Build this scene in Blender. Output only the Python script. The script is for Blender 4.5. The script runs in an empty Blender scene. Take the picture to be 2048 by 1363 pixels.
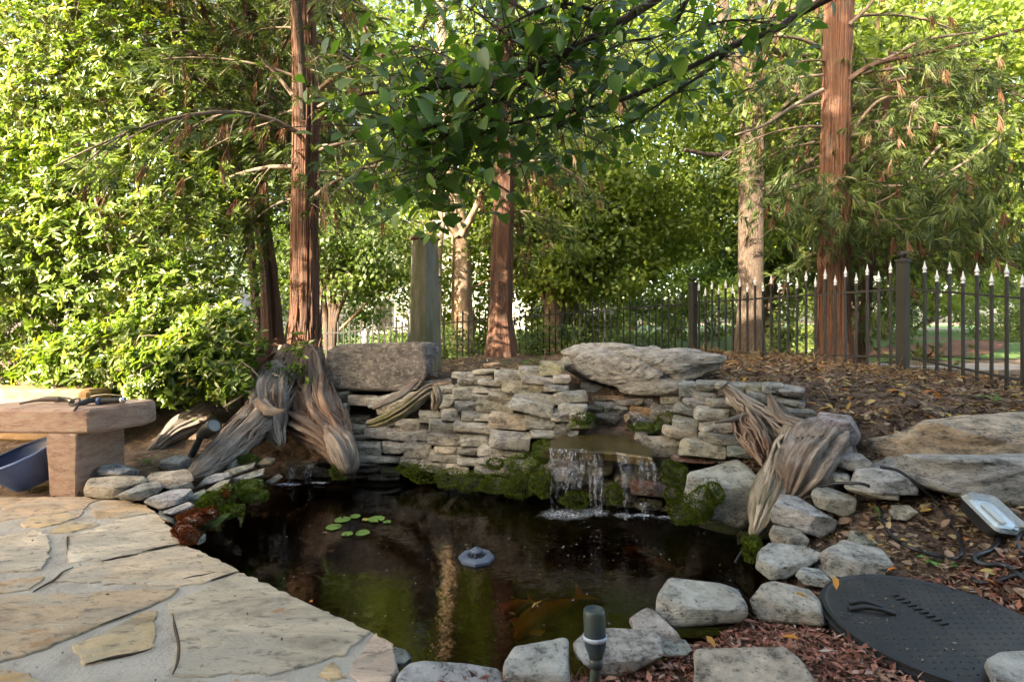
import bpy, bmesh, math, random
import numpy as np
from mathutils import Vector
R = math.radians
SC = bpy.context.scene
COL = SC.collection

# ---------------------------------------------------------------- camera, sky, sun, exposure
CAMH, FPX, HOR = 1.0, 1024.0, 645.0          # eye height, focal length in photo pixels, horizon row
cam = bpy.data.cameras.new('camera'); cam.lens = 18.0; cam.sensor_width = 36.0
cam.shift_y = -(681.5 - HOR) / 2048.0; cam.clip_start = 0.05; cam.clip_end = 1500
camo = bpy.data.objects.new('camera', cam); camo.location = (0, 0, CAMH); camo.rotation_euler = (R(90), 0, 0)
COL.objects.link(camo); SC.camera = camo

SUN_EL, SUN_AZ = R(26), R(223)               # azimuth clockwise from +Y: behind the camera, to the left
TO_SUN = Vector((math.sin(SUN_AZ) * math.cos(SUN_EL), math.cos(SUN_AZ) * math.cos(SUN_EL), math.sin(SUN_EL)))
W = bpy.data.worlds.new('World'); SC.world = W; W.use_nodes = True
nt = W.node_tree; bgn = nt.nodes['Background']
sky = nt.nodes.new('ShaderNodeTexSky'); sky.sky_type = 'NISHITA'; sky.sun_disc = False
sky.sun_elevation = SUN_EL; sky.sun_rotation = SUN_AZ; sky.air_density = 1.0; sky.dust_density = 4.0; sky.ozone_density = 0.3
wbm = nt.nodes.new('ShaderNodeMix'); wbm.data_type = 'RGBA'; wbm.blend_type = 'MULTIPLY'; wbm.inputs[0].default_value = 1.0; wbm.inputs[7].default_value = (1.08, 1.0, .86, 1)   # the camera's daylight white balance
nt.links.new(sky.outputs[0], wbm.inputs[6]); nt.links.new(wbm.outputs[2], bgn.inputs[0]); bgn.inputs[1].default_value = 0.15
sl = bpy.data.lights.new('sun', 'SUN'); sl.energy = 4.0; sl.angle = R(0.55); sl.color = (1.0, 0.86, 0.66)
so = bpy.data.objects.new('sun', sl); so.rotation_euler = TO_SUN.to_track_quat('Z', 'Y').to_euler(); so.location = (-20, -20, 20)
COL.objects.link(so)
SC.view_settings.view_transform = 'Standard'; SC.view_settings.look = 'None'
SC.view_settings.exposure = 2.85; SC.view_settings.gamma = 1.0
SC.render.engine = 'CYCLES'
cy = SC.cycles
cy.use_denoising = True; cy.use_adaptive_sampling = True; cy.adaptive_threshold = .025; cy.max_bounces = 5; cy.diffuse_bounces = 2; cy.glossy_bounces = 2
cy.transmission_bounces = 3; cy.transparent_max_bounces = 8; cy.sample_clamp_indirect = 4.0
cy.caustics_reflective = False; cy.caustics_refractive = False

rng = np.random.default_rng(7)
random.seed(7)

# ---------------------------------------------------------------- geometry helpers
def P(px, py, Y):                             # photo pixel at depth Y
    return np.array([(px - 1024) / FPX * Y, Y, CAMH - (py - HOR) / FPX * Y])
def G(px, py, z=0.0):                         # photo pixel on the level z
    return P(px, py, (CAMH - z) * FPX / (py - HOR))

def mesh(name, V, F, mat=None, smooth=False, uv=None, attr=None):
    V = np.asarray(V, dtype=np.float32)
    me = bpy.data.meshes.new(name)
    if isinstance(F, np.ndarray):
        n, k = F.shape
        me.vertices.add(len(V)); me.vertices.foreach_set('co', V.ravel())
        me.loops.add(n * k); me.loops.foreach_set('vertex_index', F.astype(np.int32).ravel())
        me.polygons.add(n); me.polygons.foreach_set('loop_start', np.arange(0, n * k, k, dtype=np.int32))
        me.polygons.foreach_set('loop_total', np.full(n, k, dtype=np.int32))
        me.update(calc_edges=True)
    else:
        me.from_pydata(V.tolist(), [], [list(map(int, f)) for f in F]); me.update()
    if smooth: me.polygons.foreach_set('use_smooth', np.ones(len(me.polygons), dtype=bool))
    if uv is not None:
        l = me.uv_layers.new(name='UVMap'); l.data.foreach_set('uv', np.asarray(uv, dtype=np.float32).ravel())
    if attr is not None:
        a = me.attributes.new('rnd', 'FLOAT', 'FACE'); a.data.foreach_set('value', np.asarray(attr, dtype=np.float32))
    if mat:
        for m in (mat if isinstance(mat, (list, tuple)) else [mat]): me.materials.append(m)
    return me

def put(name, me, parent=None, loc=(0, 0, 0)):
    o = bpy.data.objects.new(name, me); COL.objects.link(o)
    loc = np.asarray(loc, dtype=float)
    if parent is not None:
        o.parent = parent
        p = parent; off = np.zeros(3)
        while p is not None: off += np.array(p.location); p = p.parent
        loc = loc - off
    o.location = loc
    return o
def tag(o, label=None, cat=None, group=None, kind=None):
    if label: o['label'] = label
    if cat: o['category'] = cat
    if group: o['group'] = group
    if kind: o['kind'] = kind
    return o
def thing(name, loc, label, cat, group=None):
    o = bpy.data.objects.new(name, None); COL.objects.link(o); o.location = loc; o.empty_display_size = .1
    return tag(o, label, cat, group)
def obj(name, V, F, mat, parent=None, smooth=False, uv=None, attr=None, origin=None):
    V = np.asarray(V, dtype=float)
    if origin is None: origin = V.mean(0)
    return put(name, mesh(name, V - origin, F, mat, smooth, uv, attr), parent, origin)

class MB:                                     # collects pieces of ONE part
    def __init__(s): s.V = []; s.F = []; s.n = 0
    def add(s, V, F):
        s.V.append(np.asarray(V, float)); s.F += [[int(i) + s.n for i in f] for f in F]; s.n += len(V); return s
    def box(s, c, h, rz=0):
        v = np.array([(x, y, z) for x in (-1, 1) for y in (-1, 1) for z in (-1, 1)], float) * h
        a = np.array([[math.cos(rz), -math.sin(rz), 0], [math.sin(rz), math.cos(rz), 0], [0, 0, 1]])
        return s.add(v @ a.T + np.asarray(c), [(0, 1, 3, 2), (4, 6, 7, 5), (0, 4, 5, 1), (2, 3, 7, 6), (0, 2, 6, 4), (1, 5, 7, 3)])
    def lathe(s, prof, n=16, M=None, c=(0, 0, 0)):
        V = [(r * math.cos(2 * math.pi * k / n), r * math.sin(2 * math.pi * k / n), z) for r, z in prof for k in range(n)]
        F = [(i * n + k, i * n + (k + 1) % n, (i + 1) * n + (k + 1) % n, (i + 1) * n + k) for i in range(len(prof) - 1) for k in range(n)]
        V = np.array(V, float)
        if M is not None: V = V @ np.asarray(M).T
        return s.add(V + np.asarray(c), F)
    def put(s, name, mat, parent=None, smooth=False, origin=None):
        return obj(name, np.concatenate(s.V), s.F, mat, parent, smooth, origin=origin)

def unit(v): v = np.asarray(v, float); return v / (np.linalg.norm(v, axis=-1, keepdims=True) + 1e-9)
def wob(Pn, seed, f0=4.0, oct=3, per=6):      # cheap smooth 3-D noise, about -1..1
    r = np.random.default_rng(seed); out = np.zeros(len(Pn)); a = 1.0; t = 0
    for o in range(oct):
        f = f0 * 2 ** o
        for k in range(per):
            out += a * np.sin(Pn @ (unit(r.normal(size=3)) * f * r.uniform(.6, 1.4)) + r.uniform(0, 6.28)) / per ** .5
        t += a; a *= .5
    return out / t
_ico = {}
def ico(s):
    if s not in _ico:
        b = bmesh.new(); bmesh.ops.create_icosphere(b, subdivisions=s, radius=1)
        _ico[s] = (np.array([v.co[:] for v in b.verts]), np.array([[v.index for v in f.verts] for f in b.faces])); b.free()
    return _ico[s]

def hull(C, N, H, p=12, sub=3, rough=.03, seed=0, freq=5.0, ridge=0.0):
    """soft-edged convex body round C bounded by planes N.x = H, roughened"""
    D, F = ico(sub); N = unit(N); H = np.asarray(H, float)
    q = np.maximum(D @ N.T, 0) / H
    r = (q ** p).sum(1) ** (-1 / p)
    V = D * r[:, None]
    s = np.median(r)
    V = V * (1 + rough * wob(V / s, seed, freq, 3 if sub < 5 else 5))[:, None]
    if ridge:
        lay = wob(np.c_[V[:, 0] * .6 / s, V[:, 1] * .6 / s, V[:, 2] * 2.4 / s], seed + 5, 2.4, 3)
        st = lay * 5; st = (np.floor(st) + np.clip((st - np.floor(st)) * 4 - 1.5, 0, 1)) / 5      # broken strata: flat treads, steep risers
        V = V * (1 - ridge * np.abs(lay) + ridge * 1.2 * st)[:, None]
        V = V * (1 - ridge * .5 * np.exp(-np.abs(wob(V / s, seed + 8, 3.0, 2)) * 14))[:, None]       # cracks
    return V + C, F

def facet(C, N, H, bev=.07, edge=.3, rough=.03, seed=0, freq=4.0, oct=4, ridge=0., maxit=3):
    """broken stone: exact convex body N.x <= H with chamfered, chipped edges and an uneven skin"""
    N = unit(N); H = np.asarray(H, float); dual = N / H[:, None]
    b = bmesh.new()
    for q in dual: b.verts.new(q)
    bmesh.ops.convex_hull(b, input=b.verts[:]); bmesh.ops.triangulate(b, faces=b.faces[:]); pts = []
    for f in b.faces:
        n = f.normal; d = n.dot(f.verts[0].co)
        if d > 1e-6: pts.append(np.array(n) / d)
    b.free(); pts = np.array(pts); keep = []
    s = np.median(np.linalg.norm(pts, axis=1))
    for q in pts:
        if all(np.linalg.norm(q - k) > .04 * s for k in keep): keep.append(q)
    b = bmesh.new()
    for q in keep: b.verts.new(q)
    r = bmesh.ops.convex_hull(b, input=b.verts[:])
    bmesh.ops.delete(b, geom=[v for v in b.verts if not v.link_faces], context='VERTS')
    bmesh.ops.dissolve_limit(b, angle_limit=R(4), verts=b.verts[:], edges=b.edges[:])
    bmesh.ops.bevel(b, geom=b.edges[:], offset=bev * s, segments=1, affect='EDGES', profile=.5, clamp_overlap=True)
    for it in range(maxit):
        bmesh.ops.triangulate(b, faces=b.faces[:])
        e = [x for x in b.edges if x.calc_length() > edge * s]
        if not e: break
        bmesh.ops.subdivide_edges(b, edges=e, cuts=1, use_grid_fill=False)
    bmesh.ops.triangulate(b, faces=b.faces[:])
    bmesh.ops.recalc_face_normals(b, faces=b.faces[:])
    b.verts.index_update()
    V = np.array([v.co[:] for v in b.verts]); F = np.array([[v.index for v in f.verts] for f in b.faces]); b.free()
    V = V * (1 + rough * wob(V / s, seed, freq, oct))[:, None]
    if ridge:
        lay = wob(np.c_[V[:, 0] * .5 / s, V[:, 1] * .5 / s, V[:, 2] * 2.6 / s], seed + 5, 2.6, 3); st = lay * 5; st = (np.floor(st) + np.clip((st - np.floor(st)) * 4 - 1.5, 0, 1)) / 5
        V = V * (1 + ridge * st - ridge * .6 * np.exp(-np.abs(wob(V / s, seed + 8, 2.6, 2)) * 12))[:, None]
    return V + C, F

CAM = np.array([0, 0, CAMH])
def rock(name, poly, Y, dy, color, parent=None, moss=0.0, seed=0, p=22, sub=3, rough=.035, mat=None, top=.55, tilt=.3, freq=5., ridge=0., back=1.0, uppy=1.0, chips=5, chip=.66, bev=.08, edge=.30):
    """stone whose outline in the photo is poly, standing Y metres away, dy half as deep"""
    poly = np.asarray(poly, float); r = np.random.default_rng(seed + 91)
    w = np.array([P(x, y, Y) for x, y in poly]); C = (w.max(0) + w.min(0)) / 2
    v = unit(C - CAM); rt = unit(np.cross(v, (0, 0, 1))); u = np.cross(rt, v)
    ab = np.c_[(w - C) @ rt, (w - C) @ u]; n = len(ab); N = []; H = []
    area = sum(ab[i][0] * ab[(i + 1) % n][1] - ab[(i + 1) % n][0] * ab[i][1] for i in range(n))
    for i in range(n):
        a, b = ab[i], ab[(i + 1) % n]; e = b - a; nn = np.array([e[1], -e[0]]) * (1 if area > 0 else -1)
        L = np.linalg.norm(nn)
        if L < 1e-6: continue
        nn /= L; h = nn @ a
        if h < .004: h = .004
        N.append(nn[0] * rt + nn[1] * u + v * r.uniform(-.12, .12)); H.append(h)
    hh = ab[:, 1].max(); ww = ab[:, 0].max()
    N.append((r.uniform(-.15, .15), -1, r.uniform(-.05, .25))); H.append(dy)
    N.append((r.uniform(-.15, .15), 1, r.uniform(-.1, .2))); H.append(dy * back)
    if top: N.append((r.uniform(-.12, .12), -tilt, uppy)); H.append(hh * top + .25 * dy)
    for k in range(chips):
        N.append(rt * r.uniform(-1, 1) * .8 - v * .7 + u * r.uniform(-.6, .7)); H.append((abs(N[-1] @ rt) * ww + abs(N[-1] @ u) * hh + abs(N[-1] @ v) * dy) / np.linalg.norm(N[-1]) * r.uniform(chip, .95))
    V, F = facet(C, np.array(N), H, bev, edge, rough, seed, freq, 4, ridge) if sub < 6 else hull(C, np.array(N), H, p, sub, rough, seed, freq, ridge)
    o = obj(name, V, F, mat or M_STONE, parent, True, origin=C)
    o.data.set_sharp_from_angle(angle=R(28 if sub < 5 else 40)); o.color = (*color, moss)
    return o

def tube(path, rad, seg=10, ridge=0.0, seed=0, rb=None, sub=4, rings=7, cap=True, gnarl=0.0):
    """swept tube through path (Catmull-Rom), returns V,F,uv;  rad = half width across the view, rb = half depth"""
    path = np.asarray(path, float); rad = np.asarray(rad, float) * np.ones(len(path)); rb = rad if rb is None else np.asarray(rb, float) * np.ones(len(path))
    def cr(A, t):
        n = len(A); i = np.clip(t.astype(int), 0, n - 2); f = (t - i); A = A if A.ndim > 1 else A[:, None]; f = f[:, None]
        p0 = A[np.maximum(i - 1, 0)]; p1 = A[i]; p2 = A[i + 1]; p3 = A[np.minimum(i + 2, n - 1)]
        return .5 * (2 * p1 + (p2 - p0) * f + (2 * p0 - 5 * p1 + 4 * p2 - p3) * f ** 2 + (3 * p1 - p0 - 3 * p2 + p3) * f ** 3)
    t = np.linspace(0, len(path) - 1, (len(path) - 1) * sub + 1)
    C = cr(path, t); ra = np.maximum(cr(rad, t)[:, 0], .0006); rbb = np.maximum(cr(rb, t)[:, 0], .0006)
    T = unit(np.gradient(C, axis=0))
    ref = np.array([0, 1., 0]) if abs(T[:, 1]).mean() < .8 else np.array([0, 0, 1.])
    S = unit(np.cross(T, ref)); B = np.cross(S, T)
    th = np.linspace(0, 2 * np.pi, seg, endpoint=False)
    r = np.random.default_rng(seed)
    m = np.ones((len(t), seg))
    if ridge:
        for k in range(rings):
            f = r.integers(2, max(3, int(seg / 2.6))); ph = r.uniform(0, 6.28); tw = r.uniform(-.35, .35)
            m += ridge / rings ** .5 * np.sin(f * th[None] + ph + tw * t[:, None]) * r.uniform(.6, 1.2)
    V = C[:, None] + m[..., None] * (S[:, None] * (np.cos(th)[None] * ra[:, None])[..., None] + B[:, None] * (np.sin(th)[None] * rbb[:, None])[..., None])
    V = V.reshape(-1, 3)
    if gnarl: V = V + unit(np.repeat(C, seg, 0) - V) * (gnarl * wob(V, seed + 3, 16, 3) + (1.3 * gnarl * wob(V, seed + 4, 6, 2) if gnarl > .011 else 0) + (1.2 * gnarl * np.exp(-np.abs(wob(V * np.array([1, 1, .5]), seed + 6, 9, 2)) * 9) if gnarl > .011 else 0))[:, None]
    ds = np.r_[0, np.cumsum(np.linalg.norm(np.diff(C, axis=0), axis=1))]
    F = []; uv = []
    for i in range(len(t) - 1):
        for k in range(seg):
            k2 = (k + 1) % seg
            F.append((i * seg + k, i * seg + k2, (i + 1) * seg + k2, (i + 1) * seg + k))
            u0, u1 = k / seg, (k + 1) / seg
            uv += [(u0, ds[i]), (u1, ds[i]), (u1, ds[i + 1]), (u0, ds[i + 1])]
    if cap:
        for base, c in ((0, C[0]), ((len(t) - 1) * seg, C[-1])):
            V = np.vstack([V, c]); ci = len(V) - 1
            for k in range(seg):
                F.append((base + k, base + (k + 1) % seg, ci, ci)[:3]); uv += [(k / seg, ds[0 if base == 0 else -1])] * 3
    return V, F, uv
def tubeobj(name, path, rad, mat, parent=None, **k):
    V, F, uv = tube(path, rad, **k); return obj(name, V, F, mat, parent, True, uv=uv, origin=np.asarray(path[0], float))
def fibres(name, path, rad, n, mat, parent, seed, rb=None, L=(.10, .5), r=(.003, .012), wander=.34):
    """loose splinters and fibre strands lying along a weathered stem"""
    g = np.random.default_rng(seed); path = np.asarray(path, float); rad = np.asarray(rad, float) * np.ones(len(path)); rb = rad if rb is None else np.asarray(rb, float) * np.ones(len(path)); b = MB(); t = np.arange(len(path))
    T = unit(np.gradient(path, axis=0)); ref = np.array([0, 1., 0]) if abs(T[:, 1]).mean() < .8 else np.array([0, 0, 1.]); S = unit(np.cross(T, ref)); B = np.cross(S, T); ip = lambda A, x: np.stack([np.interp(x, t, A[:, k]) for k in range(3)], -1)
    for i in range(n):
        l = g.uniform(*L) * (len(path) - 1); s0 = g.uniform(0, len(path) - 1 - l * .8); x = np.linspace(s0, min(s0 + l, len(path) - 1 + .04), 6); th = g.uniform(0, 6.28) + np.cumsum(g.normal(size=6)) * wander * .5
        lift = 1.0 + g.uniform(-.03, .05) + np.linspace(0, 1, 6) ** 3 * (g.uniform(.05, .35) if g.random() < .12 else g.uniform(-.03, .05))
        q = ip(path, x) + (S_ := ip(S, x)) * (np.cos(th) * np.interp(x, t, rad) * lift)[:, None] + ip(B, x) * (np.sin(th) * np.interp(x, t, rb) * lift)[:, None]
        w = g.uniform(*r); V, F, _ = tube(q, w * np.array([.35, .9, 1, 1, .8, .2]), seg=4, sub=1, cap=False); b.add(V, F)
    return tag(b.put(name, mat, parent, True), kind='stuff')
def tubes(name, lst, mat, parent=None, **k):   # several thin twigs of one part
    b = MB(); 
    for pth, rd in lst:
        V, F, _ = tube(pth, rd, **k); b.add(V, F)
    return b.put(name, mat, parent, True)

def leafset(Pn, D, N, L, Wd, fold=.3, curl=.15, shape=(.3, .42, .65, .4), r=None):
    n = len(Pn); S = np.cross(D, N); L = L[:, None]; Wd = Wd[:, None]; a, wa, b, wb = shape
    pts = [Pn, Pn + D * L * a + S * Wd * wa + N * fold * Wd * .4, Pn + D * L * b + S * Wd * wb + N * (fold * Wd * .4 - curl * L * .35),
           Pn + D * L - N * curl * L, Pn + D * L * b - S * Wd * wb + N * (fold * Wd * .4 - curl * L * .35), Pn + D * L * a - S * Wd * wa + N * fold * Wd * .4]
    V = np.stack(pts, 1).reshape(-1, 3); i = np.arange(n)[:, None] * 6
    F = np.concatenate([i + np.array([[0, 5, 4, 3]]), i + np.array([[0, 3, 2, 1]])], 1).reshape(-1, 4)
    rr = (r if r is not None else rng.random(n)); return V, F, np.repeat(rr, 2)
def diamonds(Pn, D, N, L, Wd, r=None):
    n = len(Pn); S = np.cross(D, N); L = L[:, None]; Wd = Wd[:, None]
    V = np.stack([Pn, Pn + D * L * .45 + S * Wd * .5, Pn + D * L - N * L * .1, Pn + D * L * .45 - S * Wd * .5], 1).reshape(-1, 3)
    F = np.arange(n)[:, None] * 4 + np.array([[0, 3, 2, 1]])
    return V, F, (r if r is not None else rng.random(n))
def rdir(n): return unit(rng.normal(size=(n, 3)))
def perp(D, up=None):
    a = rng.normal(size=D.shape) if up is None else np.broadcast_to(up, D.shape) + rng.normal(size=D.shape) * .35
    return unit(a - (a * D).sum(1, keepdims=True) * D)
def prism(poly, z0, z1, bevel=.006, jit=.004, seed=0, step=.05):
    """flat slab from an XY polygon: broken edge, slightly rounded rim"""
    r = np.random.default_rng(seed); out = []; n = len(poly); poly = np.asarray(poly, float)[:, :2]
    for i in range(n):
        a, b = poly[i], poly[(i + 1) % n]; k = max(1, int(np.linalg.norm(b - a) / step))
        for j in range(k): out.append(a + (b - a) * j / k + r.normal(size=2) * jit)
    o = np.array(out); c = o.mean(0); m = len(o)
    inn = o + unit(c - o) * bevel
    V = np.vstack([np.c_[inn, np.full(m, z1)], np.c_[o, np.full(m, z1 - bevel)], np.c_[o, np.full(m, z0)]])
    F = [list(range(m))] + [(l * m + i, (l + 1) * m + i, (l + 1) * m + (i + 1) % m, l * m + (i + 1) % m) for l in (0, 1) for i in range(m)]
    ar = sum(o[i][0] * o[(i + 1) % m][1] - o[(i + 1) % m][0] * o[i][1] for i in range(m))
    if ar < 0: F = [f[::-1] for f in F]
    return V, F

# ---------------------------------------------------------------- materials
class NT:
    def __init__(s, name):
        s.m = bpy.data.materials.new(name); s.m.use_nodes = True; s.t = s.m.node_tree; s.b = s.t.nodes['Principled BSDF']; s.out = s.t.nodes['Material Output']
    def n(s, typ, **k):
        x = s.t.nodes.new('ShaderNode' + typ)
        for a, v in k.items(): setattr(x, a, v)
        return x
    def l(s, a, b): s.t.links.new(a, b)
    def val(s, x, sock):
        if hasattr(x, 'links') or hasattr(x, 'is_output'): s.l(x, sock)
        else: sock.default_value = x
    def coord(s, kind='Object', scale=(1, 1, 1), off=None):
        c = s.n('TexCoord'); m = s.n('Mapping'); s.l(c.outputs[kind], m.inputs[0]); m.inputs['Scale'].default_value = scale
        if off is not None: s.l(off, m.inputs['Location'])
        return m.outputs[0]
    def noise(s, co, scale, detail=6, rough=.6, dist=0):
        x = s.n('TexNoise'); s.l(co, x.inputs['Vector']); x.inputs['Scale'].default_value = scale; x.inputs['Detail'].default_value = detail
        x.inputs['Roughness'].default_value = rough; x.inputs['Distortion'].default_value = dist; return x.outputs[0]
    def ramp(s, f, stops, interp='LINEAR'):
        x = s.n('ValToRGB'); s.l(f, x.inputs[0]); e = x.color_ramp.elements; x.color_ramp.interpolation = interp
        while len(e) > len(stops): e.remove(e[-1])
        while len(e) < len(stops): e.new(1)
        for el, (p, c) in zip(e, stops): el.position = p; el.color = (*c, 1) if not isinstance(c, (int, float)) else (c, c, c, 1)
        return x.outputs[0]
    def mix(s, f, a, b, mode='MIX'):
        x = s.n('Mix', data_type='RGBA', blend_type=mode); s.val(f, x.inputs[0]); 
        for v, i in ((a, 6), (b, 7)):
            if isinstance(v, tuple): x.inputs[i].default_value = (*v, 1)
            else: s.l(v, x.inputs[i])
        return x.outputs[2]
    def math(s, op, a, b=0.5, clamp=False):
        x = s.n('Math', operation=op, use_clamp=clamp); s.val(a, x.inputs[0]); s.val(b, x.inputs[1]); return x.outputs[0]
    def base(s, c): 
        if isinstance(c, tuple): s.b.inputs['Base Color'].default_value = (*c, 1)
        else: s.l(c, s.b.inputs['Base Color'])
    def rough(s, v): s.val(v, s.b.inputs['Roughness'])
    def bump(s, h, strength=.5, dist=.02):
        x = s.n('Bump'); s.l(h, x.inputs['Height']); x.inputs['Strength'].default_value = strength; x.inputs['Distance'].default_value = dist; s.l(x.outputs[0], s.b.inputs['Normal']); return x.outputs[0]

def stone_mat(name, lich=.5, streak=1.0, water=False):
    t = NT(name); oi = t.n('ObjectInfo'); rv = t.n('CombineXYZ'); k = t.math('MULTIPLY', oi.outputs['Random'], 37.0)
    for i in range(3): t.l(k, rv.inputs[i])
    co = t.coord('Object', (1, 1, streak), rv.outputs[0])
    n1 = t.noise(co, 11, 9, .7); n2 = t.noise(co, 55, 6, .7); n3 = t.noise(co, 24, 6, .68, .5); n4 = t.noise(co, 170, 3, .6)
    c = t.mix(.95, oi.outputs['Color'], t.ramp(n1, [(.32, .20), (.5, 1.0), (.68, 1.6)]), 'MULTIPLY')
    c = t.mix(t.ramp(t.noise(co, 6, 5, .6), [(.52, 0.), (.66, .6)]), c, (.36, .32, .255))
    c = t.mix(t.ramp(n3, [(.52, 0.), (.60, lich)]), c, (.58, .58, .53))
    c = t.mix(t.ramp(t.math('ADD', t.math('MULTIPLY', n2, .7), t.math('MULTIPLY', n1, .3)), [(.38, .9), (.475, 0.)]), c, (.07, .07, .055))
    # moss, strongest near the water line
    geo = t.n('NewGeometry'); sx = t.n('SeparateXYZ'); t.l(geo.outputs['Position'], sx.inputs[0]); sn = t.n('SeparateXYZ'); t.l(geo.outputs['Normal'], sn.inputs[0])
    low = t.math('MULTIPLY', t.math('SUBTRACT', 0.02, sx.outputs[2]), 1.3, True)
    a = t.math('ADD', t.math('ADD', oi.outputs['Alpha'], low), t.math('MULTIPLY', sn.outputs[2], .12))
    mo = t.math('ADD', t.math('SUBTRACT', a, .75), t.noise(co, 9, 6, .68))
    mf = t.ramp(mo, [(.42, 0.), (.56, 1.)])
    mc = t.ramp(t.noise(co, 40, 4, .6), [(.3, (.035, .05, .012)), (.5, (.075, .115, .018)), (.7, (.16, .19, .03))])
    c = t.mix(mf, c, mc)
    wet = t.ramp(t.math('SUBTRACT', -0.10, sx.outputs[2]), [(.0, 0.), (.07, 1.)])
    c = t.mix(t.math('MULTIPLY', wet, .75), c, (.018, .018, .014))
    t.base(c); t.rough(t.mix(wet, (.86, .86, .86), (.25, .25, .25)))
    h = t.math('ADD', t.math('MULTIPLY', n1, 1.2), t.math('ADD', t.math('MULTIPLY', n2, .5), t.math('MULTIPLY', n4, .25)))
    h = t.math('ADD', h, t.math('MULTIPLY', mf, .4))
    t.bump(h, 1.0, .04); return t.m
M_STONE = stone_mat('grey_fieldstone', .42, 1.7)
M_LAYER = stone_mat('layered_boulder_stone', .3, 2.6)

def flag_mat():
    t = NT('flagstone'); oi = t.n('ObjectInfo'); rv = t.n('CombineXYZ'); k = t.math('MULTIPLY', oi.outputs['Random'], 51.0)
    for i in range(3): t.l(k, rv.inputs[i])
    co = t.coord('Object', (1, 2.2, 1), rv.outputs[0]); n1 = t.noise(co, 3.2, 11, .68, .9); n2 = t.noise(co, 16, 9, .72, .3); n3 = t.noise(co, 90, 4, .6)
    c = t.mix(1, oi.outputs['Color'], t.ramp(n1, [(.3, .45), (.5, 1.), (.7, 1.4)]), 'MULTIPLY')
    c = t.mix(t.ramp(t.noise(co, 2.0, 5, .6, 1.2), [(.48, 0.), (.62, .75)]), c, (.42, .39, .325))
    c = t.mix(t.ramp(t.noise(co, 4.2, 6, .65, .4), [(.62, 0.), (.68, .8)]), c, (.36, .20, .09))
    c = t.mix(t.ramp(n2, [(.36, .8), (.46, 0.)]), c, (.13, .12, .10))
    t.base(c); t.rough(.8); t.bump(t.math('ADD', t.math('MULTIPLY', n1, 1.5), t.math('ADD', n2, t.math('MULTIPLY', n3, .3))), .9, .025); return t.m
M_FLAG = flag_mat()
def simple(name, cols, scale=8, rough=.7, bump=.3, bscale=None, dist=.01, kind='Object', metal=0, spec=None, stretch=(1, 1, 1), detail=6, coat=0):
    t = NT(name); co = t.coord(kind, stretch); n = t.noise(co, scale, detail, .62)
    if len(cols) == 1: t.base(cols[0])
    else: t.base(t.ramp(n, [(.3 + .4 * i / (len(cols) - 1), c) for i, c in enumerate(cols)]))
    t.rough(rough); t.b.inputs['Metallic'].default_value = metal
    if spec is not None: t.b.inputs['Specular IOR Level'].default_value = spec
    if coat: t.b.inputs['Coat Weight'].default_value = coat
    if bump: t.bump(t.noise(co, bscale or scale * 3, 6, .65), bump, dist)
    return t.m
M_MORTAR = simple('mortar', [(.28, .255, .22), (.42, .39, .34), (.48, .45, .40)], 7, .9, .9, 60, .02, detail=10)
M_BENCH = simple('pink_sandstone', [(.26, .165, .13), (.43, .295, .235), (.52, .375, .30), (.46, .41, .37)], 11, .88, 1.0, 38, .035, stretch=(1, 1, 3), detail=11)
M_SOIL = simple('soil', [(.075, .052, .038), (.15, .10, .07), (.23, .165, .115)], 9, .95, .9, 26, .05)
def bark_mat(name, cols, su=9, sv=1.6, bump=1.0, dist=.03, ridge=None):
    t = NT(name); c = t.n('TexCoord'); m = t.n('Mapping'); t.l(c.outputs['UV'], m.inputs[0]); 
    # seam-free: turn u into a circle
    sx = t.n('SeparateXYZ'); t.l(m.outputs[0], sx.inputs[0]); ang = t.math('MULTIPLY', sx.outputs[0], 6.28318)
    cb = t.n('CombineXYZ'); t.l(t.math('MULTIPLY', t.math('COSINE', ang, 0), su / 6.28), cb.inputs[0]); t.l(t.math('MULTIPLY', t.math('SINE', ang, 0), su / 6.28), cb.inputs[1]); t.l(t.math('MULTIPLY', sx.outputs[1], sv), cb.inputs[2])
    oi = t.n('ObjectInfo'); ad = t.n('VectorMath', operation='ADD'); t.l(cb.outputs[0], ad.inputs[0]); rv = t.n('CombineXYZ'); t.l(t.math('MULTIPLY', oi.outputs['Random'], 40), rv.inputs[2]); t.l(rv.outputs[0], ad.inputs[1])
    n1 = t.noise(ad.outputs[0], 3.2, 9, .68, .5); n2 = t.noise(ad.outputs[0], 9, 6, .65); n3 = t.noise(t.coord('Object'), 5, 4, .6)
    f = t.math('ADD', t.math('MULTIPLY', n1, .7), t.math('MULTIPLY', n2, .3))
    c0 = t.ramp(f, [(.30 + .36 * i / (len(cols) - 1), cc) for i, cc in enumerate(cols)])
    if ridge: c0 = t.mix(t.ramp(n3, [(.50, 0.), (.64, .8)]), c0, ridge)
    t.base(c0); t.rough(.88); t.bump(f, bump, dist); return t.m
M_RED = bark_mat('red_cedar_bark', [(.014, .007, .005), (.09, .042, .025), (.19, .09, .05), (.30, .18, .11)], 16, .7, 1.0, .07, ridge=(.10, .07, .05))
M_GREYBARK = bark_mat('grey_ridged_bark', [(.018, .013, .010), (.11, .078, .055), (.21, .155, .11)], 16, 2.4, 1.0, .06)
M_PALEBARK = bark_mat('smooth_pale_bark', [(.17, .11, .07), (.30, .21, .14), (.42, .33, .24)], 6, 2.0, .4, .01)
M_DRIFT = bark_mat('weathered_driftwood', [(.03, .024, .02), (.17, .14, .115), (.36, .315, .275), (.52, .475, .44)], 16, 2.2, 1.0, .04, ridge=(.17, .115, .08))
M_DRIFTM = bark_mat('mossy_driftwood', [(.03, .025, .016), (.17, .14, .09), (.34, .30, .24), (.46, .42, .38)], 12, 1.5, 1.0, .035, ridge=(.10, .12, .03))
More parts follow.
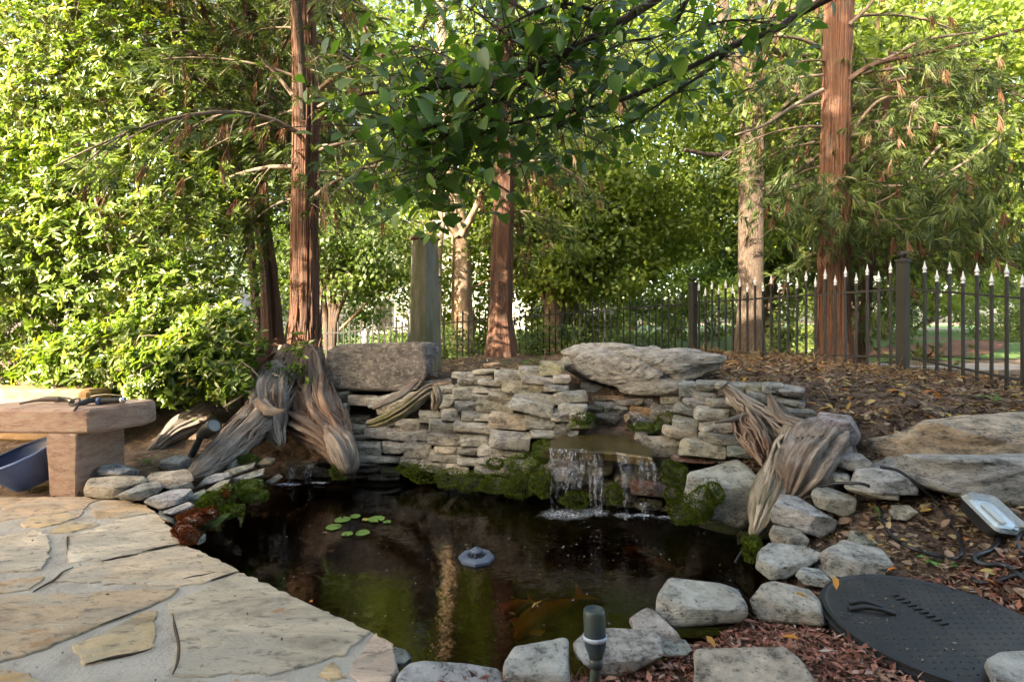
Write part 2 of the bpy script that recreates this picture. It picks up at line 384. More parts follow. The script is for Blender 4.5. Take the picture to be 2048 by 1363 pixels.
M_ROOT = bark_mat('stripped_root_wood', [(.03, .02, .015), (.14, .09, .065), (.27, .20, .155), (.40, .33, .28)], 12, 1.1, 1.0, .04, ridge=(.16, .08, .045))
M_TWIG = simple('twig_bark', [(.10, .07, .05), (.22, .17, .12)], 20, .85, 0)
M_PTWIG = simple('pale_twig', [(.26, .20, .14), (.40, .33, .24)], 20, .85, 0)
M_DTWIG = simple('dark_twig', [(.03, .02, .015), (.09, .06, .04)], 20, .85, 0)

def leaf_mat(name, stops, trans=.35, tcol=(1.5, 1.6, .6), rough=.4, spec=.5, veins=False):
    t = NT(name); a = t.n('Attribute', attribute_name='rnd'); c = t.ramp(a.outputs['Fac'], stops)
    t.base(c); t.rough(rough); t.b.inputs['Specular IOR Level'].default_value = spec
    tr = t.n('BsdfTranslucent'); t.l(t.mix(1, c, tcol, 'MULTIPLY'), tr.inputs[0])
    mx = t.n('MixShader'); mx.inputs[0].default_value = trans; t.l(t.b.outputs[0], mx.inputs[1]); t.l(tr.outputs[0], mx.inputs[2]); t.l(mx.outputs[0], t.out.inputs[0]); return t.m
ML_SHRUB = leaf_mat('shrub_leaf', [(0, (.07, .12, .022)), (.3, (.13, .20, .03)), (.72, (.20, .28, .045)), (.93, (.29, .32, .05)), (.965, (.27, .20, .03)), (1, (.22, .09, .03))], .30, rough=.26, spec=.6)
ML_CHERRY = leaf_mat('cherry_leaf', [(0, (.045, .095, .022)), (.5, (.075, .145, .034)), (.85, (.11, .20, .045)), (1, (.19, .25, .06))], .42, (1.5, 1.6, .5), rough=.42)
ML_CEDAR = leaf_mat('cedar_foliage', [(0, (.03, .055, .014)), (.4, (.065, .10, .022)), (.75, (.11, .155, .032)), (.96, (.17, .20, .045)), (1, (.2, .12, .06))], .25, rough=.55)
ML_DEAD = leaf_mat('dead_cedar_foliage', [(0, (.09, .045, .025)), (.6, (.20, .11, .065)), (1, (.38, .26, .18))], .2, (1.2, 1., .8), rough=.8, spec=.1)
ML_BG = leaf_mat('sunlit_tree_leaf', [(0, (.07, .11, .02)), (.4, (.13, .19, .028)), (.8, (.21, .27, .04)), (1, (.30, .31, .05))], .5, (1.5, 1.5, .5), rough=.5)
ML_BGD = leaf_mat('deep_green_leaf', [(0, (.04, .07, .018)), (.5, (.08, .13, .028)), (1, (.15, .20, .04))], .45, rough=.5)
ML_HEDGE = leaf_mat('hedge_leaf', [(0, (.06, .10, .02)), (.5, (.11, .16, .03)), (1, (.19, .21, .05))], .3, rough=.45)
ML_LIT = leaf_mat('litter', [(0, (.05, .03, .022)), (.3, (.13, .082, .056)), (.55, (.22, .15, .105)), (.78, (.33, .25, .18)), (.9, (.40, .32, .16)), (.96, (.44, .34, .09)), (1, (.40, .16, .04))], .08, (1, 1, 1), rough=.85, spec=.15)
ML_NEED = leaf_mat('cedar_needle_litter', [(0, (.08, .048, .03)), (.4, (.20, .135, .085)), (.8, (.33, .25, .15)), (1, (.42, .34, .14))], .05, (1, 1, 1), rough=.9, spec=.1)
ML_CHIP = leaf_mat('red_bark_chip', [(0, (.05, .025, .018)), (.3, (.13, .06, .04)), (.55, (.27, .115, .08)), (.8, (.40, .19, .14)), (.88, (.26, .17, .11)), (.95, (.36, .25, .20)), (1, (.40, .36, .32))], .0, (1, 1, 1), rough=.9, spec=.1)
ML_MOSS = leaf_mat('moss_blade', [(0, (.035, .05, .01)), (.5, (.085, .13, .018)), (.85, (.16, .20, .025)), (1, (.17, .13, .03))], .2, rough=.7, spec=.1)
ML_RMOSS = leaf_mat('russet_moss_blade', [(0, (.06, .018, .008)), (.5, (.17, .045, .016)), (.85, (.25, .09, .03)), (1, (.10, .10, .02))], .2, (1.2, 1, .8), rough=.75, spec=.1)
ML_YEL = leaf_mat('fallen_yellow_leaf', [(0, (.45, .24, .03)), (.5, (.42, .13, .02)), (1, (.36, .30, .17))], .2, (1.1, 1, .8), rough=.6)
ML_BRIGHT = leaf_mat('bright_seedling_leaf', [(0, (.08, .20, .02)), (1, (.14, .30, .04))], .3, rough=.45)
M_LAWN = simple('lawn_grass', [(.05, .10, .02), (.085, .15, .03), (.12, .19, .045)], 3, .9, .6, 90, .03)
M_ASPH = simple('concrete_kerb', [(.30, .29, .27), (.42, .41, .39)], 4, .85, .2)
M_BED = simple('red_mulch_bed', [(.12, .05, .03), (.22, .10, .06)], 12, .95, .6)
M_IRON = simple('black_iron', [(.006, .006, .0065), (.012, .0115, .011)], 14, .65, .15, 60, .002)
M_IRONM = simple('algae_iron', [(.008, .008, .007), (.018, .02, .01)], 6, .75, .15, 60, .002)
M_SILVER = simple('silver_finial_paint', [(.55, .56, .58), (.75, .76, .78)], 20, .35, .1, 50, .002)
M_BLACKP = simple('black_plastic', [(.006, .007, .009), (.013, .014, .016), (.035, .032, .028)], 5, .55, .4, 90, .002, detail=10)
M_CABLE = simple('black_cable', [(.012, .013, .016)], 9, .4, 0)
M_BLUE = simple('blue_plastic', [(.07, .11, .25), (.09, .14, .30)], 6, .5, .05, 50, .002)
M_FOUNT = simple('slate_blue_plastic', [(.07, .09, .14), (.12, .15, .21)], 10, .45, .2, 60, .003)
M_LAMPG = simple('faded_green_lamp_body', [(.025, .035, .035), (.05, .065, .055), (.02, .04, .075)], 5, .5, .2, 50, .003)
M_BAND = simple('grey_blue_band', [(.42, .47, .55)], 9, .5, 0)
M_PILLAR = simple('algae_covered_stone', [(.06, .075, .03), (.12, .125, .07), (.19, .18, .14), (.10, .11, .04)], 7, .85, .9, 30, .02, stretch=(1, 1, .22), detail=9)
M_RUST = simple('rusty_metal', [(.05, .025, .018), (.13, .06, .04)], 10, .8, .4)
M_WHITE = simple('white_paint', [(.72, .72, .70), (.80, .80, .79)], 3, .6, 0)
M_GREYR = simple('grey_roof', [(.16, .16, .17), (.24, .24, .25)], 12, .85, .3)
M_BRICK = simple('house_siding', [(.55, .53, .50), (.62, .60, .57)], 3, .7, 0)
M_GLASSD = simple('dark_window_glass', [(.03, .035, .045)], 3, .08, 0)
M_ORANGE = simple('tan_ledge_stone', [(.16, .10, .045), (.27, .17, .075), (.30, .22, .13)], 12, .85, .6, 22)
M_METAL = simple('dull_bronze', [(.12, .10, .08), (.25, .22, .19)], 12, .4, .2, 40, .003, metal=.7)
M_PAD = simple('lily_pad', [(.09, .17, .03), (.16, .26, .06)], 12, .35, .2, 40, .004)
M_PADY = simple('yellow_lily_pad', [(.30, .30, .06), (.34, .26, .08)], 12, .4, .2, 40, .004)
def koi_mat(name, a, b, c):
    t = NT(name); n = t.noise(t.coord('Object'), 9, 4, .6); t.base(t.ramp(n, [(.35, a), (.5, b), (.65, c)])); t.rough(.35); return t.m
M_KOI = koi_mat('golden_koi_skin', (.50, .20, .02), (.62, .30, .04), (.60, .40, .10)); M_KOIR = koi_mat('orange_koi_skin', (.55, .12, .02), (.60, .22, .04), (.7, .55, .35))
M_KOID = koi_mat('dull_bronze_koi_skin', (.16, .07, .02), (.24, .10, .03), (.20, .12, .04))
def water_mat():
    t = NT('pond_water'); t.t.nodes.remove(t.b)
    co = t.coord('Object'); sx = t.n('TexCoord')
    n1 = t.noise(t.coord('Object', (1, 1.8, 1)), 5, 3, .5, .6); n2 = t.noise(t.coord('Object', (1, 1.6, 1)), 26, 3, .5, .4)
    # ripples grow towards the waterfall
    v = t.n('VectorMath', operation='DISTANCE'); t.l(sx.outputs['Object'], v.inputs[0]); v.inputs[1].default_value = WF_LOCAL
    near = t.ramp(v.outputs['Value'], [(.15, 1.), (.9, .22), (1., .2)])
    h = t.math('MULTIPLY', t.math('ADD', n1, t.math('MULTIPLY', n2, .30)), near)
    b = t.n('Bump'); b.inputs['Strength'].default_value = .30; b.inputs['Distance'].default_value = .03; t.l(h, b.inputs['Height'])
    gl = t.n('BsdfGlossy'); gl.inputs['Roughness'].default_value = .012; gl.inputs['Color'].default_value = (1, 1, 1, 1); t.l(b.outputs[0], gl.inputs['Normal'])
    tr = t.n('BsdfTransparent'); tr.inputs[0].default_value = (.34, .215, .07, 1)
    f = t.n('Fresnel'); f.inputs[0].default_value = 1.42; t.l(b.outputs[0], f.inputs['Normal'])
    mx = t.n('MixShader'); t.l(f.outputs[0], mx.inputs[0]); t.l(tr.outputs[0], mx.inputs[1]); t.l(gl.outputs[0], mx.inputs[2]); t.l(mx.outputs[0], t.out.inputs[0]); return t.m
def fall_mat(name, lo, hi, col=(.75, .82, .95)):
    t = NT(name); t.base(col); t.rough(.12); co = t.coord('Object', (1, 1, .12)); n = t.noise(co, 75, 4, .6)
    tr = t.n('BsdfTransparent'); mx = t.n('MixShader'); t.l(t.ramp(n, [(lo, 0.), (hi, .85)]), mx.inputs[0]); t.l(tr.outputs[0], mx.inputs[1]); t.l(t.b.outputs[0], mx.inputs[2]); t.l(mx.outputs[0], t.out.inputs[0]); t.bump(n, .6, .01); return t.m
M_FALL = fall_mat('falling_water', .46, .86)
M_STREAM = fall_mat('water_trickle', .44, 1.0)
def foam_mat():
    t = NT('foam'); t.base((.72, .80, .92)); t.rough(.5); co = t.coord('Object'); n = t.noise(co, 45, 5, .7)
    g = t.n('TexGradient', gradient_type='SPHERICAL'); t.l(t.coord('Object', (1, 1, 1)), g.inputs[0]); 
    u = t.n('TexCoord'); a = t.n('Attribute', attribute_name='rim')
    tr = t.n('BsdfTransparent'); mx = t.n('MixShader'); f = t.math('MULTIPLY', t.ramp(n, [(.36, 0.), (.66, .8)]), a.outputs['Fac']); t.l(f, mx.inputs[0]); t.l(tr.outputs[0], mx.inputs[1]); t.l(t.b.outputs[0], mx.inputs[2]); t.l(mx.outputs[0], t.out.inputs[0]); return t.m
M_FOAM = foam_mat()
def glass_mat():
    t = NT('clouded_lamp_glass'); t.base((.75, .80, .80)); t.rough(.12)
    tr = t.n('BsdfTransparent'); tr.inputs[0].default_value = (.8, .85, .85, 1); mx = t.n('MixShader'); mx.inputs[0].default_value = .28; t.l(tr.outputs[0], mx.inputs[1]); t.l(t.b.outputs[0], mx.inputs[2]); t.l(mx.outputs[0], t.out.inputs[0]); return t.m
M_LENS = glass_mat()
M_REFL = simple('lamp_reflector', [(.62, .64, .66)], 5, .25, 0, metal=.9)

# ---------------------------------------------------------------- ground, pond, patio
ZW = -0.22
_pp = [G(x, y, ZW)[:2] for x, y in [(400, 1075), (440, 1030), (530, 962), (620, 942), (720, 945), (830, 955), (960, 985), (1090, 1005), (1200, 1000), (1320, 1005), (1400, 1045), (1490, 1080), (1525, 1120), (1520, 1180)]]
POND = np.array(_pp + [(.98, 2.10), (.66, 1.86), (.40, 1.74), (.1, 1.66), (-.3, 1.62), (-.52, 1.76), (-1.15, 2.12), (-1.5, 2.38), (-1.70, 2.62)])
def sdist(X, Y, poly):
    p = np.stack([X, Y], -1); d = np.full(X.shape, 1e9); ins = np.zeros(X.shape, bool); n = len(poly)
    for i in range(n):
        a, b = poly[i], poly[(i + 1) % n]; e = b - a; w = p - a
        t = np.clip((w @ e) / (e @ e), 0, 1); d = np.minimum(d, np.linalg.norm(w - t[..., None] * e, axis=-1))
        c = ((a[1] > Y) != (b[1] > Y)) & (X < (b[0] - a[0]) * (Y - a[1]) / (b[1] - a[1] + 1e-12) + a[0]); ins ^= c
    return np.where(ins, -d, d)
CTRL = np.array([  # X, Y, ground height
    (-.3, 1.3, -.03), (-1.5, 1.4, -.04), (-3, 1, -.04), (-3, 2.2, -.04), (-2.2, 2.7, -.04), (-3, 2.95, -.03), (.3, 1.2, -.06), (.3, 1.55, -.07), (.8, 1.2, -.06), (.8, 1.6, -.07), (1.1, 1.85, -.07), (1.3, 1.7, -.05), (1.3, 1.2, -.05), (2.2, 1.4, -.02), (3.2, 1.4, .03),
    (1.1, 2.1, -.08), (1.4, 2.2, -.04), (1.8, 2.2, .05), (2.4, 2.25, .12), (1.45, 2.6, .04), (1.75, 2.5, .10), (2.1, 2.5, .15), (2.6, 2.4, .15), (3.2, 2.5, .22), (3.0, 3.1, .42), (2.2, 3.1, .42), (2.5, 2.75, .3), (1.9, 3.3, .5), (2.5, 3.4, .50), (3.6, 3.6, .45), (4.3, 3.8, .38),
    (1.6, 3.9, .54), (2.6, 4.4, .53), (3.6, 4.8, .46), (4.6, 4.6, .34), (4.35, 5.7, .43), (5.2, 5.6, .33), (2.8, 6, .50), (3.4, 6.6, .50), (2.9, 8.0, .52), (1.2, 4.8, .55), (.4, 5.2, .52), (-.5, 4.9, .50), (-1.2, 4.6, .43), (0, 7, .5), (0.2, 8.2, .45),
    (-1.0, 7.3, .40), (-1.4, 5.6, .42), (-2.0, 4.9, .32), (-1.7, 4.4, .25), (-2.3, 4.2, .18), (-2.5, 3.7, .04), (-2.9, 3.5, 0), (-3.6, 3.6, .1), (-2.6, 4.6, .28), (-3.6, 4.6, .3), (-4.6, 4.4, .35), (-2.6, 6.0, .25), (-2.5, 8.5, 0), (-5, 7, .1), (-6, 3, .1), (-6, 10, -.1),
    (1, 9.6, .35), (4.5, 8.0, .35), (6, 7.5, .25), (6.5, 5, .2), (8, 10, .10), (4, 11, .22), (0, 12, .2), (-4, 12, -.1), (-10, 12, -.2), (12, 10, .05), (5, 16, .32), (14, 16, .35), (0, 18, .25), (-10, 20, -.1), (8, 25, .55), (20, 25, .6), (0, 30, .5), (-20, 30, 0), (10, 50, .8), (-20, 60, .5), (30, 50, .8), (0, 100, .9),
    (-8, 0, 0), (8, 0, 0), (0, -5, -.03), (-60, 0, 0), (60, 0, .2), (0, 200, .95), (-150, 150, .9), (150, 150, .95), (0, -150, 0)])
def hbase(X, Y):
    X = np.asarray(X, float); Y = np.asarray(Y, float); num = np.zeros(X.shape); den = np.zeros(X.shape)
    for cx, cyy, cz in CTRL:
        w = 1 / (((X - cx) ** 2 + (Y - cyy) ** 2) + .02) ** 2; num += w * cz; den += w
    return num / den
def hground(X, Y):
    X = np.asarray(X, float); Y = np.asarray(Y, float)
    h = hbase(X, Y); d = sdist(X, Y, POND)
    h = np.minimum(h, -.035 + np.maximum(0, np.hypot(X - 1.425, Y - 1.711) - .37) * .55)      # level seat of the access lid
    h = np.minimum(h, -.36 + np.maximum(d, 0) * np.interp(Y, [2.2, 2.8], [1.9, 1.15]))
    h = np.where(d < 0, np.maximum(-.36 + d * 2.2, -.85), h)
    n = .012 * (np.sin(X * 9 + 1.3 * np.sin(Y * 7)) + np.sin(Y * 11 + X * 3)) + .006 * np.sin(X * 31 + Y * 17) * np.sin(Y * 27)
    flat = (X < .2) & (Y < 3.1)
    return h + np.where(flat, 0, n)
def axis(lo, hi, step, out, k=1.25):
    a = list(np.arange(lo, hi, step)); s = step
    while a[-1] < out[1]: s *= k; a.append(a[-1] + s)
    s = step
    while a[0] > out[0]: s *= k; a.insert(0, a[0] - s)
    return np.array(a)
gx = axis(-4.5, 6, .045, (-400, 400)); gy = axis(.8, 9, .045, (-300, 700))
GX, GY = np.meshgrid(gx, gy); GZ = hground(GX, GY)
nx, ny = len(gx), len(gy); ii = (np.arange(ny - 1)[:, None] * nx + np.arange(nx - 1)[None]).ravel()
o = put('ground', mesh('ground', np.c_[GX.ravel(), GY.ravel(), GZ.ravel()], np.stack([ii, ii + 1, ii + nx + 1, ii + nx], 1), M_SOIL, True)); tag(o, 'dark leaf covered soil bank round the pond', kind='structure')

WO = np.array([0.0, 2.8, ZW]); WF = np.array([.62, 3.25, ZW]); WF_LOCAL = tuple(WF - WO)
M_WATER = water_mat()
# the water sheet runs a little under the stones
wx, wy = np.arange(-2.2, 1.9, .06), np.arange(1.4, 4.6, .06); A, B = np.meshgrid(wx, wy); dd = sdist(A, B, POND); keep = dd < .16
idx = -np.ones(A.shape, int); idx[keep] = np.arange(keep.sum()); F = []
for i in range(len(wy) - 1):
    for j in range(len(wx) - 1):
        q = (idx[i, j], idx[i, j + 1], idx[i + 1, j + 1], idx[i + 1, j])
        if min(q) >= 0: F.append(q)
V = np.c_[A[keep], B[keep], np.full(keep.sum(), ZW)]
o = obj('pond_water', V, F, M_WATER, None, True, origin=WO); tag(o, 'dark still pond water reflecting the trees', kind='structure')

# lawn, kerb and mulch beds beyond the fence
def sheet(name, fn, x0, x1, y0, y1, n, m, mat, lift, label):
    A, B = np.meshgrid(np.linspace(x0, x1, n), np.linspace(y0, y1, m)); k = fn(A, B) if fn else np.ones(A.shape, bool)
    idx = -np.ones(A.shape, int); idx[k] = np.arange(k.sum()); F = []
    for i in range(m - 1):
        for j in range(n - 1):
            q = (idx[i, j], idx[i, j + 1], idx[i + 1, j + 1], idx[i + 1, j])
            if min(q) >= 0: F.append(q)
    Z = hground(A, B) + lift
    return tag(obj(name, np.c_[A[k], B[k], Z[k]], F, mat, None, True), label, kind='structure')
sheet('lawn', lambda a, b: b > 9.9 + .25 * np.abs(a - 3) - .2 * np.minimum(a - 5, 0) * 0, -30, 45, 9.9, 70, 150, 120, M_LAWN, .03, 'sunlit mown lawn beyond the iron fence')
sheet('mulch_bed', lambda a, b: (np.abs(b - (13.5 + .12 * (a - 10) ** 2)) < 1.1), 8.6, 16, 11, 18, 60, 60, M_BED, .05, 'red mulch bed curving round the clipped hedge')
kb = MB(); xs = np.linspace(6.2, 14, 16)
for a, b in zip(xs[:-1], xs[1:]):
    ya, yb = 9.6 + .05 * (a - 6), 9.6 + .05 * (b - 6); za, zb = hground([a], [ya])[0], hground([b], [yb])[0]
    kb.add([(a, ya, za - .1), (b, yb, zb - .1), (b, yb + .18, zb - .1), (a, ya + .18, za - .1), (a, ya, za + .09), (b, yb, zb + .09), (b, yb + .18, zb + .09), (a, ya + .18, za + .09)], [(0, 1, 5, 4), (1, 2, 6, 5), (2, 3, 7, 6), (3, 0, 4, 7), (4, 5, 6, 7)])
tag(kb.put('driveway_kerb', M_ASPH), 'pale concrete driveway kerb beyond the fence corner', kind='structure')

# patio of mortared flagstones
def gp(lst): return [G(x, y)[:2] for x, y in lst]
pat = [(-4.6, .3), (-4.6, 2.93)] + gp([(0, 992), (150, 990), (250, 999), (310, 1018), (345, 1057), (374, 1087), (420, 1112), (480, 1141), (560, 1178), (650, 1217), (742, 1259), (785, 1283), (797, 1333)]) + [(-.36, 1.42), (-.30, 1.2), (-.25, .3)]
V, F = prism(pat, -.30, -.005, .006, .002, 3, .1); patio = obj('patio', V, F, M_MORTAR, None, origin=np.array((-2, 1.6, 0.))); tag(patio, 'mortared flagstone patio at the pond edge', kind='structure')
def c2(l): return [(x / 3.5586, 980 + y / 3.5586) for x, y in l]
FL = [c2([(0, 48), (600, 45), (695, 66), (640, 90), (560, 185), (480, 150), (160, 190), (0, 215)]), c2([(665, 100), (720, 66), (900, 70), (1020, 100), (1108, 152), (850, 190), (680, 195), (655, 140)]),
      c2([(150, 240), (190, 200), (470, 160), (540, 190), (470, 225), (280, 265), (160, 255)]), c2([(345, 295), (480, 220), (650, 220), (710, 240), (500, 300), (390, 305)]),
      c2([(480, 325), (700, 265), (860, 200), (1120, 162), (1215, 262), (1318, 372), (1010, 440), (850, 480), (480, 515)]), c2([(0, 330), (240, 285), (340, 310), (370, 400), (340, 510), (300, 560), (0, 580), (-500, 600), (-500, 360)]),
      c2([(-300, 640), (0, 650), (350, 600), (200, 700), (0, 730), (-300, 740)]), c2([(520, 560), (720, 510), (1000, 455), (1330, 388), (1470, 450), (1702, 570), (1500, 640), (1280, 678), (700, 655), (390, 640)]),
      c2([(-500, 770), (0, 755), (1280, 692), (1170, 780), (700, 960), (330, 1120), (0, 1215), (-500, 1290)]), c2([(600, 1240), (520, 1110), (780, 990), (1050, 850), (1120, 845), (1100, 1120), (800, 1190)]),
      [(340, 1204), (425, 1164), (482, 1143), (560, 1179), (742, 1261), (690, 1306), (560, 1344), (348, 1350), (356, 1290), (348, 1240)], [(-100, 1335), (0, 1336), (60, 1347), (112, 1367), (60, 1420), (-100, 1420)],
      [(704, 1322), (752, 1264), (783, 1286), (796, 1334), (776, 1361), (726, 1362), (698, 1346)], [(634, 1341), (662, 1321), (692, 1351), (660, 1360)], [(352, 1366), (560, 1360), (640, 1374), (680, 1440), (340, 1440)], [(130, 1375), (330, 1368), (320, 1450), (100, 1450)],
      [(-700, 1000), (-30, 994), (-30, 1040), (-40, 1065), (-650, 1080)]]
FC = [(.40, .33, .25), (.42, .34, .23), (.40, .33, .22), (.38, .32, .20), (.44, .43, .38), (.44, .42, .36), (.36, .30, .21), (.42, .38, .31), (.33, .28, .21), (.38, .33, .22), (.37, .36, .31), (.40, .28, .12), (.42, .36, .32), (.44, .37, .24), (.42, .40, .38), (.4, .37, .33), (.40, .34, .26)]
for i, (l, c) in enumerate(zip(FL, FC)):
    V, F = prism(gp(l), -.05, 0.0 + .0015 * (i % 3), .004, .005, i, .025); o = obj('flagstone', V, F, M_FLAG, patio); o.color = (min(.6, 1.36 * c[0]), 1.22 * c[1], 1.08 * c[2], 1)

# ---------------------------------------------------------------- dry stone walls round the pond
def wallY(px, py, k=.7, tab=([560, 640, 820, 960, 1090, 1200, 1320, 1400, 1500, 1560], [3.95, 4.12, 3.98, 3.72, 3.5, 3.42, 3.3, 3.12, 2.92, 2.8])):
    return (np.interp(px, *tab) + 1.22 * k) / (1 + k * (py - HOR) / FPX)
def boxpoly(x0, y0, x1, y1, rot, seed):
    r = np.random.default_rng(seed); cx, cyy = (x0 + x1) / 2, (y0 + y1) / 2; w, h = (x1 - x0) / 2, (y1 - y0) / 2; a = R(rot)
    if rot: w *= .98; h = max(h - abs(math.sin(a)) * w * .75, h * .45)
    c = r.uniform(.12, .38, 4); q = [(-1, -1 + c[0]), (-1 + c[0] * .6, -1), (1 - c[1] * .6, -1 + r.uniform(0, .15)), (1, -1 + c[1]), (1, 1 - c[2]), (1 - c[2] * .6, 1), (-1 + c[3] * .6, 1 - r.uniform(0, .12)), (-1, 1 - c[3])]
    return [(cx + (x * w) * math.cos(a) - (y * h) * math.sin(a), cyy + (x * w) * math.sin(a) + (y * h) * math.cos(a)) for x, y in q]
GREYS = [(.36, .355, .325), (.41, .40, .37), (.48, .475, .445), (.30, .295, .27), (.39, .38, .36), (.43, .415, .375), (.37, .365, .33)]
def wall(name, label, loc, rows, conv, k=.7, name2='stone', wall0=None, dy=.11, yoff=0.):
    w = wall0 or thing(name, loc, label, 'stone wall')
    for i, e in enumerate(rows):
        x0, y0, x1, y1 = e[:4]; rot = e[4] if len(e) > 4 else 0; opt = e[5] if len(e) > 5 else {}
        sc, ox, oy = conv; bx = (ox + x0 / sc, oy + y0 / sc, ox + x1 / sc, oy + y1 / sc); sd = int(abs(hash((name, i)) if False else (len(name) * 131 + i * 17 + int(x0))) % 9999)
        poly = boxpoly(bx[0] - 1.5, bx[1] - 1.2, bx[2] + 1.5, bx[3] + 1.5, rot, sd); Y = wallY((bx[0] + bx[2]) / 2, (bx[1] + bx[3]) / 2, opt.get('k', k)) + opt.get('dy', 0) + yoff + .05
        rr = random.Random(sd); c = opt.get('c', rr.choice(GREYS)); kf = rr.uniform(.8, 1.15); c = tuple(v * kf * rr.uniform(.98, 1.02) for v in c)
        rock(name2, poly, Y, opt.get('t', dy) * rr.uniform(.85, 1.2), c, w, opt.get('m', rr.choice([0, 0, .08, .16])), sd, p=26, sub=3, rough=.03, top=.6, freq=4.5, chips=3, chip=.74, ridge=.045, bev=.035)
    return w
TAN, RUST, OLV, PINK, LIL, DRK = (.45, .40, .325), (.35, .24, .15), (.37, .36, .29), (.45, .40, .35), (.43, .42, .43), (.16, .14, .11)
Mo = lambda v, **k: dict(m=v, **k)
w1 = wall('dry_stone_wall', 'long dry stone wall of grey stones left of the waterfall', P(900, 960, 4.0), [
    (50, 375, 285, 505), (50, 515, 290, 605), (280, 440, 560, 530, 0, dict(c=TAN)), (470, 430, 690, 560, -15), (690, 395, 945, 490, -5, dict(c=LIL)), (545, 470, 900, 610, -20, dict(c=TAN)), (820, 280, 1290, 390, -8, dict(c=RUST, dy=.1)), (1105, 335, 1310, 440, -10),
    (1115, 430, 1340, 570), (1185, 570, 1380, 690), (970, 590, 1185, 690), (745, 670, 1065, 780, 0, dict(c=PINK)), (1065, 670, 1310, 800), (430, 740, 720, 870, 5), (660, 765, 1075, 875, 0, dict(c=(.33, .34, .33))), (280, 720, 480, 810, 3, Mo(.22, c=OLV)), (300, 790, 540, 870, -5),
    (830, 840, 960, 905), (1060, 790, 1370, 930, 3), (320, 875, 600, 1025, 0, Mo(.25)), (605, 875, 840, 990, -3), (830, 895, 1085, 1060), (1120, 935, 1360, 990, 0, dict(c=TAN)), (1070, 975, 1410, 1105, 5), (370, 1025, 810, 1090, 0, Mo(.18)), (350, 1085, 700, 1125, 0, dict(c=DRK)),
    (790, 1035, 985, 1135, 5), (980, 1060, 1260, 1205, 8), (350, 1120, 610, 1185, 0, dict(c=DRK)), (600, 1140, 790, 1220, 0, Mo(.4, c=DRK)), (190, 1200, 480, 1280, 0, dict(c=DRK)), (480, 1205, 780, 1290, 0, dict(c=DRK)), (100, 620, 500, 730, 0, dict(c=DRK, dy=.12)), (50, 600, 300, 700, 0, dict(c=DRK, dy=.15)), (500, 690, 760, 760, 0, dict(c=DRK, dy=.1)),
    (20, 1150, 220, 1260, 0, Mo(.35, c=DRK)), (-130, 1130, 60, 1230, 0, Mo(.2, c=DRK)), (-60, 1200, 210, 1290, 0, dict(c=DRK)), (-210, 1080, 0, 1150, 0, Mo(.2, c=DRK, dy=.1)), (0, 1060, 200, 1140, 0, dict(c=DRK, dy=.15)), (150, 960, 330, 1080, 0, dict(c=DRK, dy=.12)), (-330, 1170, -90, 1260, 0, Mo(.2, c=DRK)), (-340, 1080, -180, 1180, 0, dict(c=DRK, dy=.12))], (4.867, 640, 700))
wall('dry_stone_wall', '', None, [
    (110, 195, 465, 250, 2), (290, 165, 495, 215, -4, dict(c=TAN)), (155, 240, 400, 295, 3), (345, 250, 560, 325, 5), (490, 175, 715, 275), (700, 145, 905, 240), (880, 95, 1085, 205, 0, Mo(.05, c=(.44, .41, .25))), (720, 225, 1005, 295), (1005, 215, 1130, 290), (120, 305, 300, 440), (295, 320, 545, 375), (285, 370, 445, 445), (440, 370, 655, 445, 0, dict(c=OLV)),
    (550, 270, 925, 370, 0, dict(c=(.42, .38, .28))), (920, 295, 1125, 370), (655, 375, 1015, 495, 3), (1010, 350, 1280, 465, -8), (1040, 450, 1275, 530, -2), (610, 400, 990, 590, 14, dict(t=.15, dy=-.08)), (985, 510, 1155, 635), (1155, 535, 1285, 620, 3, dict(c=PINK)), (325, 430, 625, 545, 0, dict(c=OLV)), (135, 445, 345, 530, 2), (445, 540, 770, 695, 4, dict(c=(.42, .37, .3))),
    (190, 535, 450, 625), (120, 620, 545, 745, 4), (765, 580, 1025, 700, 2), (450, 705, 795, 880, 4, dict(t=.14, dy=-.05)), (800, 700, 1030, 780), (175, 740, 445, 840, 2), (165, 845, 360, 925), (350, 830, 555, 925), (555, 850, 770, 950, 8), (150, 940, 345, 1025, 3, Mo(.12)), (345, 925, 555, 1020, 3, Mo(.2)), (70, 1000, 250, 1095, 0, dict(c=TAN)), (310, 1015, 590, 1105, 2, Mo(.15)),
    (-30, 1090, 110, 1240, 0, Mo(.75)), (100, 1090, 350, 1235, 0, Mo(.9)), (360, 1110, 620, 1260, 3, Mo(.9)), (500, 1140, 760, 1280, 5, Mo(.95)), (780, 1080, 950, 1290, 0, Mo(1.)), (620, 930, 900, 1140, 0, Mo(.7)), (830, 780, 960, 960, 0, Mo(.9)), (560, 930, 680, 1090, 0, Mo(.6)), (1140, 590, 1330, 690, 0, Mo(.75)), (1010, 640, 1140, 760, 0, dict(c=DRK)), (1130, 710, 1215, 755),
    (900, 860, 1010, 1060, 0, Mo(.6, c=DRK, dy=.1)), (930, 1060, 1060, 1280, 0, Mo(.4, c=DRK, dy=.1))], (4.397, 880, 700), wall0=w1)
